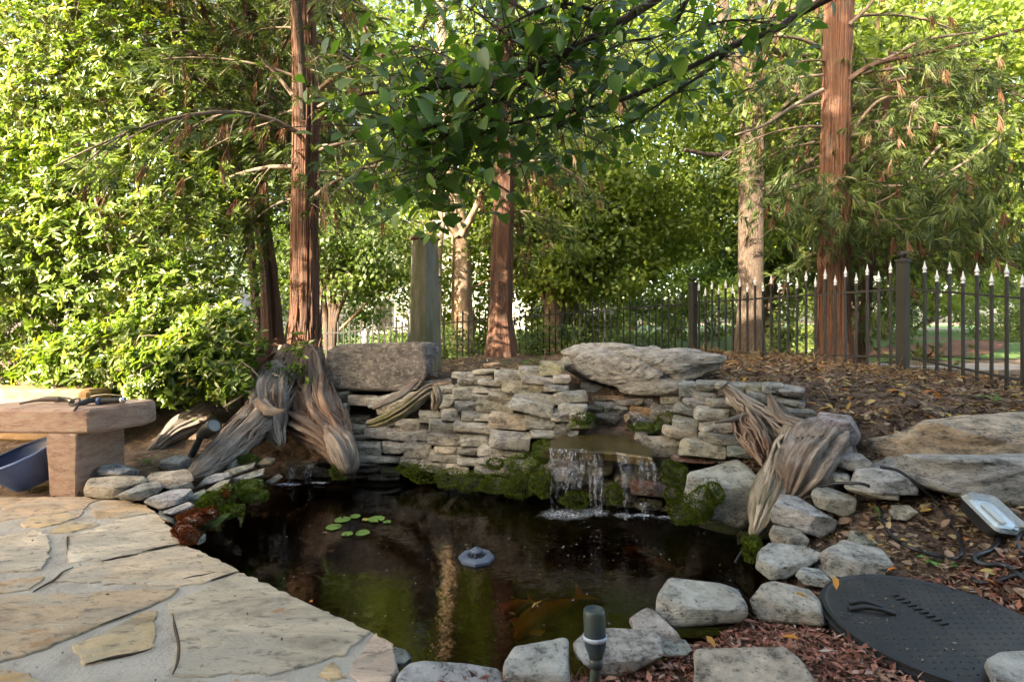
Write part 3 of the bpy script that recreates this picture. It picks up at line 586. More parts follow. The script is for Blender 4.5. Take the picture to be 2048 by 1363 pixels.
# stepped stones in the falls; the first dark ones paint in the recess shade
w2 = wall('cascade_steps', 'wet brown stones, some darkened for shade, stepping up behind the waterfall under the great boulder', P(1210, 850, 3.7), [
    (540, 70, 880, 150, 0, dict(c=DRK, dy=.3, k=1.2)), (880, 60, 1140, 150, 0, dict(c=DRK, dy=.3, k=1.2)), (300, 120, 490, 230, 0, dict(c=DRK, dy=.2)), (1080, 50, 1320, 140, 0, dict(c=DRK, dy=.2)), (560, 180, 900, 300, 0, dict(c=DRK, dy=.25)), (700, 220, 1000, 330, 0, dict(c=DRK, dy=.2)), (370, 10, 560, 130, 12), (490, 140, 790, 190, -2, dict(c=RUST)), (485, 185, 670, 240), (670, 170, 920, 228, -2), (580, 225, 785, 290, 0, dict(c=OLV)), (400, 230, 575, 315, 0, dict(c=DRK)), (820, 235, 1030, 345, 5, dict(c=(.34, .18, .05))), (1000, 220, 1220, 410, 0, Mo(.4, c=DRK)), (1095, 125, 1305, 215, 0, dict(c=OLV)), (520, 300, 720, 395, 0, Mo(.35, c=DRK)), (700, 120, 960, 190, 0, dict(c=DRK, dy=.2)), (880, 140, 1120, 240, 0, dict(c=DRK, dy=.2)),
    (860, 395, 1110, 470, 0, Mo(.9)), (870, 455, 975, 625, 0, Mo(.25, c=TAN, k=.8)), (960, 515, 1275, 690, 0, Mo(.45, k=.8, c=TAN)), (1090, 455, 1260, 560, 0, dict(c=DRK, dy=.1)), (610, 528, 750, 582, 2, dict(c=(.38, .33, .24), t=.05)), (760, 550, 860, 610, 5, dict(c=(.3, .2, .12), t=.04)), (280, 350, 400, 480, 0, Mo(.6)), (380, 300, 520, 400, 0, dict(c=DRK, dy=.12)), (700, 300, 880, 400, 0, dict(c=DRK, dy=.1)), (880, 330, 1010, 400, 0, Mo(.3, c=DRK))], (4.544, 1080, 760), k=1.3)
wall('cascade_steps', '', None, [(270, 740, 480, 940, 0, dict(c=DRK)), (440, 720, 660, 850, 0, Mo(.5, c=DRK)), (180, 1005, 440, 1135, 0, Mo(1., c=DRK, t=.08)), (60, 700, 280, 900, 0, dict(c=DRK, dy=.06)), (60, 900, 260, 1100, 0, Mo(.4, c=DRK, dy=.08)), (840, 905, 1075, 1055, 5, dict(c=(.26, .13, .10), dy=-.03)), (1070, 915, 1235, 1065, 0, dict(c=(.13, .10, .11))), (850, 1060, 1110, 1175, 6, Mo(.15, c=(.36, .32, .18))), (690, 1020, 880, 1095, 0, Mo(.3, c=DRK)), (440, 900, 620, 1130, 0, dict(c=DRK, dy=.08)), (700, 1085, 900, 1210, 0, dict(c=(.2, .13, .08))), (560, 900, 740, 1210, 0, Mo(.55, c=DRK)), (680, 780, 900, 960, 0, Mo(.3, c=DRK, dy=.06)), (860, 740, 1130, 940, 0, Mo(.5, c=DRK, dy=.08)),
    (1110, 735, 1340, 940, 0, Mo(.75, c=DRK)), (1180, 1045, 1420, 1320, 0, Mo(.9, c=DRK)), (1220, 900, 1400, 1100, 0, Mo(.7, c=DRK, dy=.05)), (1040, 1150, 1230, 1270, 0, dict(c=DRK)), (420, 1090, 600, 1190, 0, dict(c=DRK, dy=.06)), (250, 1120, 470, 1190, 0, dict(c=DRK, dy=.06))], (4.544, 1080, 760), wall0=w2, k=.35, yoff=.06)
w3 = wall('dry_stone_wall', 'short dry stone wall between the waterfall and the driftwood root', P(1420, 900, 3.2), [
    (160, 95, 285, 215, 0, dict(c=(.34, .37, .36))), (290, 80, 460, 168), (450, 90, 700, 175, 3), (695, 110, 830, 185, 0, Mo(.1, c=OLV)), (815, 100, 980, 175, 0, Mo(.12)), (975, 120, 1150, 215, 8), (265, 170, 450, 248), (190, 220, 365, 292, 10), (365, 225, 600, 290), (120, 260, 318, 372, 10), (285, 285, 550, 408), (100, 360, 308, 492, 10, dict(c=(.45, .45, .42))), (310, 405, 570, 492, 3, dict(c=PINK)), (305, 485, 690, 595, 6, Mo(.12)),
    (20, 440, 305, 560, 14, dict(c=TAN)), (160, 540, 510, 708, 4, Mo(.05, c=(.42, .40, .30), t=.14)), (530, 600, 800, 708, 5, dict(c=(.2, .24, .22))), (90, 680, 430, 745, 5, dict(c=(.25, .12, .08))), (560, 480, 760, 600, 0, dict(c=DRK, dy=.1)), (900, 210, 1160, 305, 12), (960, 285, 1235, 415, 8, dict(c=(.38, .41, .36))), (540, 180, 760, 280, 5), (700, 170, 960, 260, 8), (560, 280, 720, 400, 0, dict(c=DRK, dy=.1)), (720, 260, 980, 400, 0, dict(c=DRK, dy=.12)), (430, 690, 620, 760, 0, dict(c=DRK, dy=.1)), (330, 1150, 700, 1330, 12, Mo(.5, c=(.16, .15, .1), dy=-.05)), (620, 1230, 800, 1400, 0, Mo(.5, c=DRK, dy=-.1)), (720, 1230, 900, 1360, 0, Mo(.55, c=(.2, .2, .1), dy=-.1))], (4.01, 1320, 740))
# low stacked edging between bench and pond
def c5(x, y): return (160 + x / 5.12, 900 + y / 5.12)
w4 = thing('stacked_stone_edging', G(350, 1030, -.1), 'low stack of flat stones edging the pond beside the patio', 'stone edging')
E5 = [([(170, 225), (200, 165), (350, 140), (500, 165), (610, 215), (590, 265), (180, 265)], 3.15, (.42, .43, .46), 0), ([(45, 470), (60, 330), (110, 270), (350, 255), (660, 270), (690, 310), (480, 470), (180, 490)], 2.98, TAN, 0), ([(815, 170), (830, 110), (980, 50), (1130, 70), (1140, 160), (850, 195)], 3.45, (.43, .43, .40), 0),
      ([(690, 270), (720, 225), (1090, 195), (1130, 290), (860, 370), (640, 345)], 3.1, (.42, .38, .34), 0), ([(850, 385), (1130, 300), (1165, 390), (980, 420)], 3.05, (.40, .37, .31), 0), ([(370, 460), (610, 350), (820, 310), (860, 370), (830, 420), (600, 515), (450, 500)], 2.86, (.36, .37, .36), 0), ([(665, 530), (720, 480), (960, 395), (1130, 400), (1150, 480), (1060, 530), (790, 605)], 2.85, (.45, .45, .48), 0),
      ([(830, 640), (1120, 525), (1180, 575), (1090, 640), (960, 670)], 2.72, (.44, .44, .46), 0), ([(1170, 400), (1290, 275), (1390, 235), (1540, 225), (1550, 285), (1340, 345)], 3.2, (.42, .42, .42), 0), ([(1280, 420), (1430, 310), (1540, 300), (1500, 360), (1320, 460)], 3.1, (.38, .37, .29), .2), ([(1120, 480), (1280, 410), (1310, 440), (1290, 490), (1150, 540)], 2.95, (.34, .36, .28), .25),
      ([(1550, 300), (1700, 240), (1885, 185), (1880, 260), (1640, 345), (1570, 350)], 3.35, (.40, .40, .36), 0), ([(1480, 215), (1600, 170), (1800, 120), (1780, 175), (1500, 275)], 3.45, (.34, .35, .30), .1), ([(1180, 600), (1400, 470), (1560, 360), (1620, 400), (1610, 470), (1430, 590), (1200, 640)], 2.9, (.2, .16, .08), .8), ([(1640, 400), (1750, 300), (1870, 310), (1880, 370), (1700, 440)], 3.2, (.15, .16, .08), .95),
      ([(1640, 510), (1760, 430), (1930, 405), (1935, 450), (1800, 520), (1690, 545)], 3.12, (.15, .2, .08), 1.0), ([(1430, 660), (1560, 560), (1690, 545), (1700, 590), (1480, 720)], 2.86, (.12, .14, .06), .9), ([(1720, 570), (1780, 500), (1880, 490), (1830, 570)], 3.1, (.22, .12, .07), .1), ([(1000, 730), (1180, 640), (1370, 600), (1410, 640), (1380, 700), (1200, 760), (1060, 770)], 2.62, (.24, .08, .03), 0), ([(970, 800), (1000, 750), (1130, 760), (1240, 860), (1200, 950), (1130, 960)], 2.42, (.22, .07, .03), .0),
      ([(1210, 930), (1280, 850), (1290, 880), (1240, 960)], 2.45, (.42, .42, .38), 0), ([(1440, 130), (1500, 60), (1650, 55), (1640, 140), (1500, 200)], 3.6, (.3, .31, .28), .2), ([(1640, 90), (1760, 30), (1840, 80), (1800, 120), (1680, 150)], 3.65, (.2, .2, .1), .8), ([(1800, 150), (1900, 70), (2000, 90), (1960, 150), (1850, 180)], 3.6, (.2, .16, .1), .5), ([(1250, 750), (1500, 640), (1560, 640), (1400, 760), (1280, 800)], 2.72, (.1, .1, .05), .8), ([(1890, 330), (2040, 240), (2080, 270), (1960, 350)], 3.45, DRK, .3), ([(1400, 390), (1520, 330), (1560, 380), (1450, 440)], 3.02, DRK, .2), ([(800, 640), (950, 700), (960, 760), (860, 720)], 2.6, TAN, .1)]
for i, (l, Y, c, m) in enumerate(E5):
    rock('stone', [c5(*q) for q in l], Y, .10, c, w4, m, 700 + i, rough=.03, top=.35, tilt=.2, chips=3, chip=.75, ridge=.04, bev=.035)

def gz(px, py, dz=.026, z=.1):
    for _ in range(40):
        q = G(px, py, z); z = .7 * z + .3 * min(.8, float(hground([q[0]], [q[1]])[0]) + dz)
    return G(px, py, z)
# ---------------------------------------------------------------- boulders and loose stones
def one(name, label, cat, *a, group=None, **k):
    return tag(rock(name, *a, **k), label, cat, group)
one('boulder', 'huge layered grey boulder capping the waterfall', 'boulder', [(1112, 715), (1135, 696), (1200, 680), (1330, 678), (1400, 690), (1440, 712), (1448, 735), (1428, 760), (1370, 785), (1270, 788), (1190, 770), (1135, 745)], 4.45, .48, (.40, .38, .35), seed=21, sub=6, p=16, rough=.12, mat=M_LAYER, top=.5, tilt=.35, freq=1.7, ridge=.20)
one('boulder', 'squat dark boulder with white lichen spots under the tapered stone pillar', 'boulder', [(655, 735), (662, 703), (685, 690), (875, 686), (884, 694), (850, 745), (825, 786), (700, 780), (660, 765)], 4.75, .30, (.15, .135, .13), seed=5, sub=5, rough=.02, mat=M_STONE, top=.86, tilt=.0, freq=2, chips=2, chip=.85, bev=.05, edge=.12)
one('boulder', 'pale mossy boulder wedged between the waterfall and the driftwood root', 'boulder', [(1368, 985), (1376, 945), (1440, 925), (1475, 914), (1500, 935), (1522, 965), (1510, 1030), (1490, 1055), (1400, 1030), (1372, 1008)], 2.98, .20, (.42, .43, .39), moss=.34, seed=8, sub=5, rough=.04, freq=2.5, chips=4, chip=.75, edge=.12, ridge=.04)
lr = thing('ledge_boulder', P(1880, 950, 2.7), 'long layered tan and grey ledge rock right of the driftwood', 'boulder')
rock('upper_slab', [(1680, 895), (1700, 862), (1830, 832), (1990, 822), (2200, 835), (2280, 880), (2280, 975), (2100, 975), (1950, 965), (1800, 930)], 2.78, .34, (.50, .40, .29), lr, 0, 31, sub=6, p=24, rough=.05, mat=M_LAYER, top=.35, tilt=.14, freq=2.4, ridge=.10)
rock('lower_slab', [(1668, 915), (1695, 890), (1830, 895), (2000, 905), (2250, 915), (2280, 1012), (2060, 1012), (1960, 1002), (1850, 982), (1740, 950)], 2.60, .26, (.40, .40, .39), lr, 0, 32, sub=6, p=24, rough=.045, mat=M_LAYER, top=.6, tilt=.2, freq=2.4, ridge=.10)
LOOSE = [
 ('lilac grey flat stone at the bottom edge, left of the two upright stones', [(800, 1345), (818, 1326), (870, 1316), (930, 1326), (990, 1330), (1002, 1350), (1000, 1400), (800, 1400)], 1.50, .10, LIL, 0),
 ('rounded grey stone at the bottom edge beside the lamp', [(1012, 1320), (1030, 1292), (1070, 1283), (1125, 1270), (1142, 1285), (1138, 1345), (1140, 1400), (1015, 1390)], 1.56, .10, (.45, .45, .42), 0),
 ('mottled pinkish stone directly behind the upright pond lamp', [(1145, 1290), (1165, 1265), (1230, 1252), (1300, 1256), (1322, 1275), (1312, 1315), (1260, 1345), (1200, 1350), (1160, 1320)], 1.64, .11, (.45, .42, .40), 0),
 ('pointed pink stone leaning behind the mottled stone by the lamp', [(1258, 1240), (1285, 1213), (1320, 1228), (1352, 1262), (1360, 1282), (1320, 1290), (1270, 1270)], 1.74, .09, (.46, .41, .38), 0),
 ('small pale stone right of the pond lamp', [(1318, 1285), (1330, 1272), (1372, 1278), (1384, 1300), (1370, 1312), (1322, 1305)], 1.66, .07, (.42, .42, .37), 0),
 ('big angular pale grey stone on the near pond rim', [(1308, 1225), (1312, 1188), (1336, 1150), (1440, 1162), (1488, 1196), (1492, 1230), (1480, 1246), (1350, 1256), (1316, 1242)], 1.86, .13, (.47, .47, .43), 0),
 ('flat cream slab between the near rim stone and the black lid', [(1498, 1200), (1520, 1170), (1545, 1160), (1636, 1180), (1640, 1205), (1662, 1238), (1640, 1250), (1580, 1246), (1512, 1226)], 1.88, .13, (.50, .46, .39), 0),
 ('cream and rust slab lying in the red mulch at the bottom edge', [(1382, 1305), (1400, 1294), (1570, 1290), (1602, 1315), (1634, 1370), (1620, 1420), (1390, 1420)], 1.52, .16, (.48, .41, .33), 0),
 ('grey slab in the bottom right corner', [(1965, 1330), (2000, 1304), (2060, 1298), (2160, 1310), (2150, 1400), (2030, 1390), (1970, 1345)], 1.42, .14, (.45, .44, .42), 0),
 ('rough lichen covered stone at the right water edge', [(1510, 1135), (1516, 1100), (1535, 1082), (1610, 1090), (1642, 1105), (1632, 1128), (1585, 1155), (1540, 1158)], 2.22, .13, (.43, .45, .44), .05),
 ('pale wedge stone behind the black lid', [(1632, 1135), (1640, 1105), (1680, 1080), (1770, 1103), (1782, 1130), (1765, 1154), (1690, 1152)], 2.18, .13, (.49, .48, .44), 0),
 ('mossy round stone half buried beside the cable', [(1688, 1090), (1696, 1062), (1730, 1055), (1775, 1068), (1792, 1088), (1775, 1104), (1720, 1106)], 2.36, .12, (.3, .32, .25), .45),
 ('small brown stone stacked on the lichen covered stone', [(1536, 1070), (1545, 1048), (1600, 1058), (1616, 1075), (1608, 1092), (1545, 1086)], 2.40, .10, (.36, .33, .27), .1),
 ('long blue grey stone with a ring of lichen below the driftwood', [(1538, 1025), (1562, 987), (1590, 990), (1674, 1040), (1668, 1062), (1640, 1076), (1545, 1044)], 2.50, .13, (.44, .45, .47), 0),
 ('blocky tan stone right of the long blue grey stone', [(1625, 1000), (1630, 975), (1655, 972), (1710, 995), (1706, 1022), (1690, 1032), (1630, 1012)], 2.52, .10, (.43, .41, .34), 0),
 ('cracked pale stone against the ledge rock', [(1700, 962), (1710, 936), (1760, 934), (1822, 950), (1834, 975), (1830, 988), (1740, 980)], 2.52, .11, (.48, .48, .48), 0),
 ('thin tan slab wedged under the cracked pale stone', [(1682, 970), (1690, 966), (1800, 990), (1800, 1001), (1760, 998), (1690, 980)], 2.46, .06, (.46, .42, .33), 0),
 ('small pale chip stone between the rough stone and the wedge stone', [(1594, 1150), (1604, 1132), (1640, 1138), (1664, 1160), (1660, 1176), (1610, 1168)], 2.06, .07, (.45, .46, .43), .05),
 ('small light stone tucked beside the driftwood foot', [(1666, 958), (1670, 944), (1694, 946), (1700, 960), (1690, 968), (1670, 966)], 2.62, .05, (.43, .46, .44), 0),
 ('brown stone in the gap behind the driftwood foot', [(1640, 962), (1648, 938), (1672, 936), (1674, 966), (1650, 972)], 2.66, .06, (.3, .25, .19), 0),
 ('flat stone sunk in the leaf litter between cable and ledge', [(1772, 1030), (1780, 1010), (1820, 1008), (1832, 1024), (1815, 1036)], 2.42, .08, (.36, .34, .27), .12),
 ('dark little stone at the patio corner', [(782, 1318), (786, 1292), (806, 1296), (822, 1316), (806, 1334), (790, 1334)], 1.70, .06, (.32, .33, .30), .1),
 ('grey purple stone behind the driftwood root', [(1630, 850), (1640, 822), (1700, 830), (1722, 870), (1720, 882), (1690, 885), (1640, 870)], 2.95, .16, (.38, .33, .36), 0),
 ('dark stone in the shadow beneath the ledge rock', [(1660, 930), (1672, 900), (1720, 905), (1760, 940), (1720, 945)], 2.72, .12, (.3, .3, .29), 0)]
for i, (lab, pl, Y, dy, c, m) in enumerate(LOOSE):
    one('loose_stone', lab, 'stone', pl, Y, dy, c, None, m, 300 + i, sub=5, rough=.028, top=.3, tilt=.06, freq=3.2, chips=3, chip=.78, ridge=.055, bev=.035, edge=.14, group='loose stones round the pond rim')
# tiny stones by the boulder on the terrace
one('loose_stone', 'small brown stone on the bank below the squat dark boulder', 'stone', [(850, 752), (856, 742), (872, 742), (876, 754), (862, 760)], 4.7, .04, (.36, .24, .17), None, 0, 390, group='loose stones round the pond rim')

# ---------------------------------------------------------------- waterfall
lz = .185
lp = [P(1092, 892, 3.28), P(1170, 902, 3.24), P(1225, 905, 3.22), P(1309, 922, 3.10), P(1306, 905, 3.3), P(1275, 885, 3.55), P(1250, 868, 3.75), P(1120, 872, 3.75), P(1095, 880, 3.5)]
V, F = prism([(q[0], q[1]) for q in lp], lz - .055, lz, .012, .008, 9, .04)
led = thing('waterfall_ledge', (.62, 3.4, lz - .05), 'wide wet moss brown slab the waterfall spills over', 'stone ledge')
M_WETLEDGE = simple('wet_algae_stone', [(.02, .016, .007), (.06, .045, .016), (.10, .08, .028)], 9, .22, .5, 24, .01)
obj('slab', V, F, M_WETLEDGE, led)
wf = thing('waterfall', (.62, 3.2, ZW), 'small waterfall in thin white strands over the slab into the pond', 'waterfall')
def stream(px0, px1, Y, y0, y1, mat, seed, n=7, thick=.012, sway=.006, narrow=.75):
    r = np.random.default_rng(seed); m = 16; V = []; F = []
    for i in range(m + 1):
        t = i / m; s = 1 - (1 - narrow) * t; a = P(px0, y0 + (y1 - y0) * t, Y); b = P(px1, y0 + (y1 - y0) * t, Y); c = (a + b) / 2; hw = (b - a) / 2 * s
        out = -.03 - .075 * math.sqrt(t + .02)
        for j in range(n):
            u = -1 + 2 * j / (n - 1)
            V.append(c + hw * u + np.array([r.normal() * sway * .4, out + r.normal() * sway - (thick if 0 < j < n - 1 else 0) * (.4 + .6 * math.sin(j * 2.3 + seed)), 0]))
    for i in range(m):
        for j in range(n - 1): F.append((i * n + j, i * n + j + 1, (i + 1) * n + j + 1, (i + 1) * n + j))
    return obj('water_strand', V, F, mat, wf, True)
for i, (a, b, Y, y0, y1, mt) in enumerate([(1097, 1172, 3.24, 893, 938, M_FALL), (1105, 1165, 3.25, 930, 966, M_FALL), (1098, 1105, 3.24, 895, 1018, M_STREAM), (1108, 1115, 3.26, 930, 1012, M_STREAM), (1128, 1133, 3.26, 950, 985, M_STREAM), (1172, 1202, 3.22, 905, 1016, M_STREAM), (1183, 1190, 3.2, 940, 1022, M_STREAM), (1194, 1203, 3.2, 930, 1018, M_STREAM), (1232, 1260, 3.18, 908, 950, M_STREAM), (1240, 1252, 3.17, 940, 1026, M_STREAM), (1271, 1283, 3.15, 914, 978, M_STREAM), (1286, 1291, 3.14, 916, 970, M_STREAM), (1298, 1306, 3.12, 918, 972, M_STREAM), (1275, 1290, 3.1, 1000, 1026, M_STREAM)]):
    stream(a, b, Y, y0, y1, mt, 40 + i, n=9 if b - a > 40 else 5)
def foam(px, py, rx, ry, seed, parent, name='foam', mat=None):
    c = G(px, py, ZW + .006 + seed * .0008); r = np.random.default_rng(seed); n = 26; Vv = [c]; at = [1.]
    for k, f in ((1, .45), (2, .8), (3, 1.15)):
        for j in range(n):
            a = 2 * math.pi * j / n; q = f * r.uniform(.8, 1.15); Vv.append(c + np.array([rx * q * math.cos(a), ry * q * math.sin(a), .012 * max(0, 1 - f) * r.uniform(0, 1)])); at.append((1., .9, .5, 0.)[k])
    F = [(0, 1 + j, 1 + (j + 1) % n) for j in range(n)] + [(1 + k * n + j, 1 + (k + 1) * n + j, 1 + (k + 1) * n + (j + 1) % n, 1 + k * n + (j + 1) % n) for k in (0, 1) for j in range(n)]
    o = obj(name, Vv, F, mat or M_FOAM, parent, True, origin=c)
    a = o.data.attributes.new('rim', 'FLOAT', 'POINT'); a.data.foreach_set('value', np.array(at, dtype=np.float32)); return o
for i, (x, y, rx, ry) in enumerate([(1135, 1028, .17, .09), (1190, 1024, .09, .07), (1248, 1030, .06, .05), (1285, 1030, .08, .03), (1335, 1034, .08, .03)]): foam(x, y, rx, ry, i, wf)
wf2 = thing('waterfall', G(580, 962, ZW), 'faint trickle entering the pond below the hollow root', 'waterfall')
def trick(px, y0, y1, Y, w, seed):
    global wf
    k = wf; wf = wf2; o = stream(px - w, px + w, Y, y0, y1, M_STREAM, seed, 5); wf = k
trick(592, 930, 960, 3.95, 6, 71); trick(625, 925, 958, 3.98, 8, 72); trick(560, 945, 962, 3.9, 5, 73)
for i, (x, y, rx, ry) in enumerate([(575, 968, .12, .035), (640, 965, .08, .03)]): foam(x, y, rx, ry, 8 + i, wf2)
# wet sparkle: second little spill up in the steps
wf3 = thing('waterfall', P(1265, 830, 3.9), 'tiny spill of water between the brown steps under the boulder', 'waterfall')
k = wf; wf = wf3; stream(1252, 1290, 3.93, 822, 842, M_FALL, 81, 7); stream(1283, 1312, 4.12, 795, 815, M_FALL, 82, 7); wf = k

# ---------------------------------------------------------------- stone bench and what stands on and under it
bn = thing('stone_bench', (-2.6, 3.1, 0), 'pink sandstone slab bench at the left edge of the patio', 'bench')
def slab(poly, z0, z1, name, mat, parent, seed, jit=.006, bevel=.012):
    poly = np.array(poly, float); c = poly.mean(0); C = np.array([*c, (z0 + z1) / 2]); N = [(0, 0, 1), (0, 0, -1)]; H = [(z1 - z0) / 2] * 2; n = len(poly); r = np.random.default_rng(seed)
    ar = sum(poly[i][0] * poly[(i + 1) % n][1] - poly[(i + 1) % n][0] * poly[i][1] for i in range(n))
    for i in range(n):
        e = poly[(i + 1) % n] - poly[i]; nn = np.array([e[1], -e[0]]) / np.linalg.norm(e) * (1 if ar > 0 else -1); N.append((*nn, r.uniform(-.05, .05))); H.append(nn @ (poly[i] - c))
    V, F = facet(C, np.array(N), H, .018 if z1 - z0 < .2 else .03, .10, .0, seed, maxit=4)
    d = wob(V, seed, 9, 4)[:, None] * unit(V - C) * np.array([.014, .014, .005]); o = obj(name, V + d, F, mat, parent, True); o.data.set_sharp_from_angle(angle=R(32)); return o
slab([(-4.3, 3.0), (-2.44, 2.96), (-2.305, 3.25), (-2.33, 3.36), (-4.4, 3.42)], .355, .50, 'seat', M_BENCH, bn, 1)
slab([(-2.70, 2.975), (-2.525, 2.97), (-2.515, 3.33), (-2.70, 3.34)], -.03, .355, 'leg', M_BENCH, bn, 2, .008)
slab([(-4.05, 2.985), (-3.87, 2.98), (-3.87, 3.33), (-4.05, 3.34)], -.03, .355, 'leg', M_BENCH, bn, 3, .008)
slab([(-4.6, 3.95), (-3.14, 3.80), (-3.10, 4.0), (-4.6, 4.2)], .1, .50, 'tan_ledge', M_ORANGE, None, 4); tag(bpy.data.objects['tan_ledge'], 'sunlit orange tan stone ledge behind the bench', 'stone ledge')
pt = thing('plastic_basin', (-3.02, 3.17, 0), 'ribbed blue plastic basin tipped over under the bench', 'basin')
ang = R(28); rm = np.array([[math.cos(ang), 0, math.sin(ang)], [0, 1, 0], [-math.sin(ang), 0, math.cos(ang)]]) @ np.array([[1, 0, 0], [0, math.cos(.35), -math.sin(.35)], [0, math.sin(.35), math.cos(.35)]])
rm = np.array([[math.cos(-.26), 0, math.sin(-.26)], [0, 1, 0], [-math.sin(-.26), 0, math.cos(-.26)]]) @ np.array([[1, 0, 0], [0, math.cos(.30), -math.sin(.30)], [0, math.sin(.30), math.cos(.30)]])
prof = [(.0, .0), (.10, .0)]
for k in range(16): prof += [(.105 + .0055 * k, .006 + .0115 * k), (.1025 + .0055 * k, .0115 + .0115 * k)]
pr2 = [(.186, .19), (.176, .19)] + [(.172 - .0055 * k, .178 - .0115 * k) for k in range(15)] + [(.085, .012), (0, .012)]
MB().lathe(prof + pr2, 32, rm, (-2.91, 3.13, .03)).put('bowl', M_BLUE, pt, True)
MB().lathe([(.178, .186), (.197, .186), (.2, .195), (.196, .203), (.178, .203), (.174, .195), (.178, .186)], 32, rm, (-2.91, 3.13, .03)).put('rim', M_BLUE, pt, True)
# small fittings on the seat
nz = thing('hose_nozzle', (-2.85, 3.12, .50), 'bronze bent hose nozzle lying on the bench', 'nozzle')
tubeobj('spout', [(-2.95, 3.07, .515), (-2.89, 3.10, .53), (-2.83, 3.13, .535), (-2.77, 3.14, .53)], [.007, .009, .018, .014], M_METAL, nz, seg=10)
tubeobj('handle', [(-2.80, 3.14, .53), (-2.74, 3.16, .525), (-2.70, 3.15, .512)], [.02, .016, .012], M_METAL, nz, seg=10)
hf = thing('hose_fitting', (-2.60, 3.09, .50), 'tangle of black hose clamps and valves on the bench corner', 'hose fitting')
for i in range(3):
    a = np.linspace(0, 2 * math.pi, 9); c = np.array([-2.64 + .035 * i, 3.08 + .02 * (i % 2), .522]); tubeobj('clamp_ring', [c + np.array([.028 * math.cos(t), .02 * math.sin(t) + .01, .018 * math.sin(t + i)]) for t in a], .005, M_BLACKP, hf, seg=6)
tubeobj('valve', [(-2.57, 3.03, .515), (-2.55, 3.08, .53), (-2.53, 3.12, .525)], [.012, .016, .012], M_BLACKP, hf, seg=8); tubeobj('lever', [(-2.56, 3.02, .512), (-2.54, 2.985, .505), (-2.535, 2.965, .488)], [.006, .007, .006], M_BLACKP, hf, seg=6)
pc = thing('pipe_coupling', (-2.42, 3.14, .50), 'blue ended black pipe coupling on the bench end', 'pipe coupling')
tubeobj('barrel', [(-2.505, 3.12, .522), (-2.46, 3.13, .524), (-2.40, 3.145, .524)], [.022, .019, .018], M_BLACKP, pc, seg=14)
MB().lathe([(.010, 0), (.024, 0), (.024, .016), (.010, .016)], 14, np.array([[0, 0, 1.], [1, 0, 0], [0, 1, 0]]), (-2.52, 3.117, .522)).put('collar', M_BLUE, pc, True)
MB().lathe([(0, 0), (.019, 0), (.019, .02), (0, .02)], 14, np.array([[0, 0, 1.], [1, 0, 0], [0, 1, 0]]), (-2.402, 3.145, .524)).put('thread', M_REFL, pc, True)

# ---------------------------------------------------------------- lamps, lid, cables, fountain
def spot(base, top, head, r, label, mat, ring=False):
    t = thing('garden_spotlight', base, label, 'spotlight'); base, top, head = map(np.array, (base, top, head))
    tubeobj('stake', [base, base * .4 + top * .6, top], [r * .45, r * .45, r * .4], mat, t, seg=10)
    MB().lathe([(0, -r * .5), (r * .6, -r * .4), (r * .6, r * .4), (0, r * .5)], 12, None, top).put('knuckle', mat, t, True)
    d = unit(head - top); a = unit(np.cross(d, (0, 1, .2))); b = np.cross(d, a); Mx = np.stack([a, b, d], 1); L = np.linalg.norm(head - top)
    MB().lathe([(0, 0), (r * .55, 0), (r * .7, L * .15), (r * .95, L * .3), (r, L * .9), (r * .93, L * .98), (r * .85, L), (r * .82, L * .93), (0, L * .92)], 20, Mx, top).put('head', mat, t, True)
    if ring: MB().lathe([(r * 1.0, L * .42), (r * 1.07, L * .42), (r * 1.07, L * .50), (r * 1.0, L * .50)], 20, Mx, top).put('band', M_BAND, t, True)
    else: MB().lathe([(0, L * .935), (r * .8, L * .94)], 16, Mx, top).put('lens', M_LENS, t, True)
    return t
spot(P(1186, 1400, 1.40), P(1192, 1322, 1.40), P(1188, 1216, 1.42), .031, 'upright slate green pond lamp with pale band in front of the stones', M_LAMPG, True)
spot(P(382, 912, 3.5), P(403, 870, 3.5), P(430, 849, 3.42), .052, 'black spotlight on a stake beside the driftwood and bench', M_BLACKP)
# flood light
fl = thing('flood_light', P(1985, 1050, 2.2), 'glass fronted flood light lying in the leaf litter below the ledge', 'flood light')
c0 = gz(1985, 1030, .075); ex = unit(np.array([1, .12, -.16])); ey = unit(np.array([-.28, .80, .50])); ez = unit(np.cross(ex, ey)); ey = np.cross(ez, ex)
def rbox(hx, hy, z0, z1, t0, t1, name, mat, n=6, rr=.3):
    q = []
    for sx, sy, a0 in ((1, 1, 0), (-1, 1, 90), (-1, -1, 180), (1, -1, 270)):
        for k in range(n + 1): a = R(a0 + 90 * k / n); q.append((sx * (1 - rr) + rr * math.cos(a), sy * (1 - rr) + rr * math.sin(a)))
    V = [c0 + ex * x * hx * s + ey * y * hy * s + ez * z for z, s in ((z0, t0), (z1, 1.0 if t1 is None else t1)) for x, y in q]; m = len(q)
    return obj(name, V, [list(range(m))[::-1], list(range(m, 2 * m))] + [(i, (i + 1) % m, m + (i + 1) % m, m + i) for i in range(m)], mat, fl, False)
rbox(.080, .098, -.05, .0, .8, 1.0, 'housing', M_BLACKP); rbox(.062, .075, .002, .006, 1, 1, 'reflector', M_REFL); rbox(.018, .05, .010, .016, 1, 1, 'bulb', M_WHITE); rbox(.082, .1, .003, .035, 1, .9, 'lens', M_LENS)
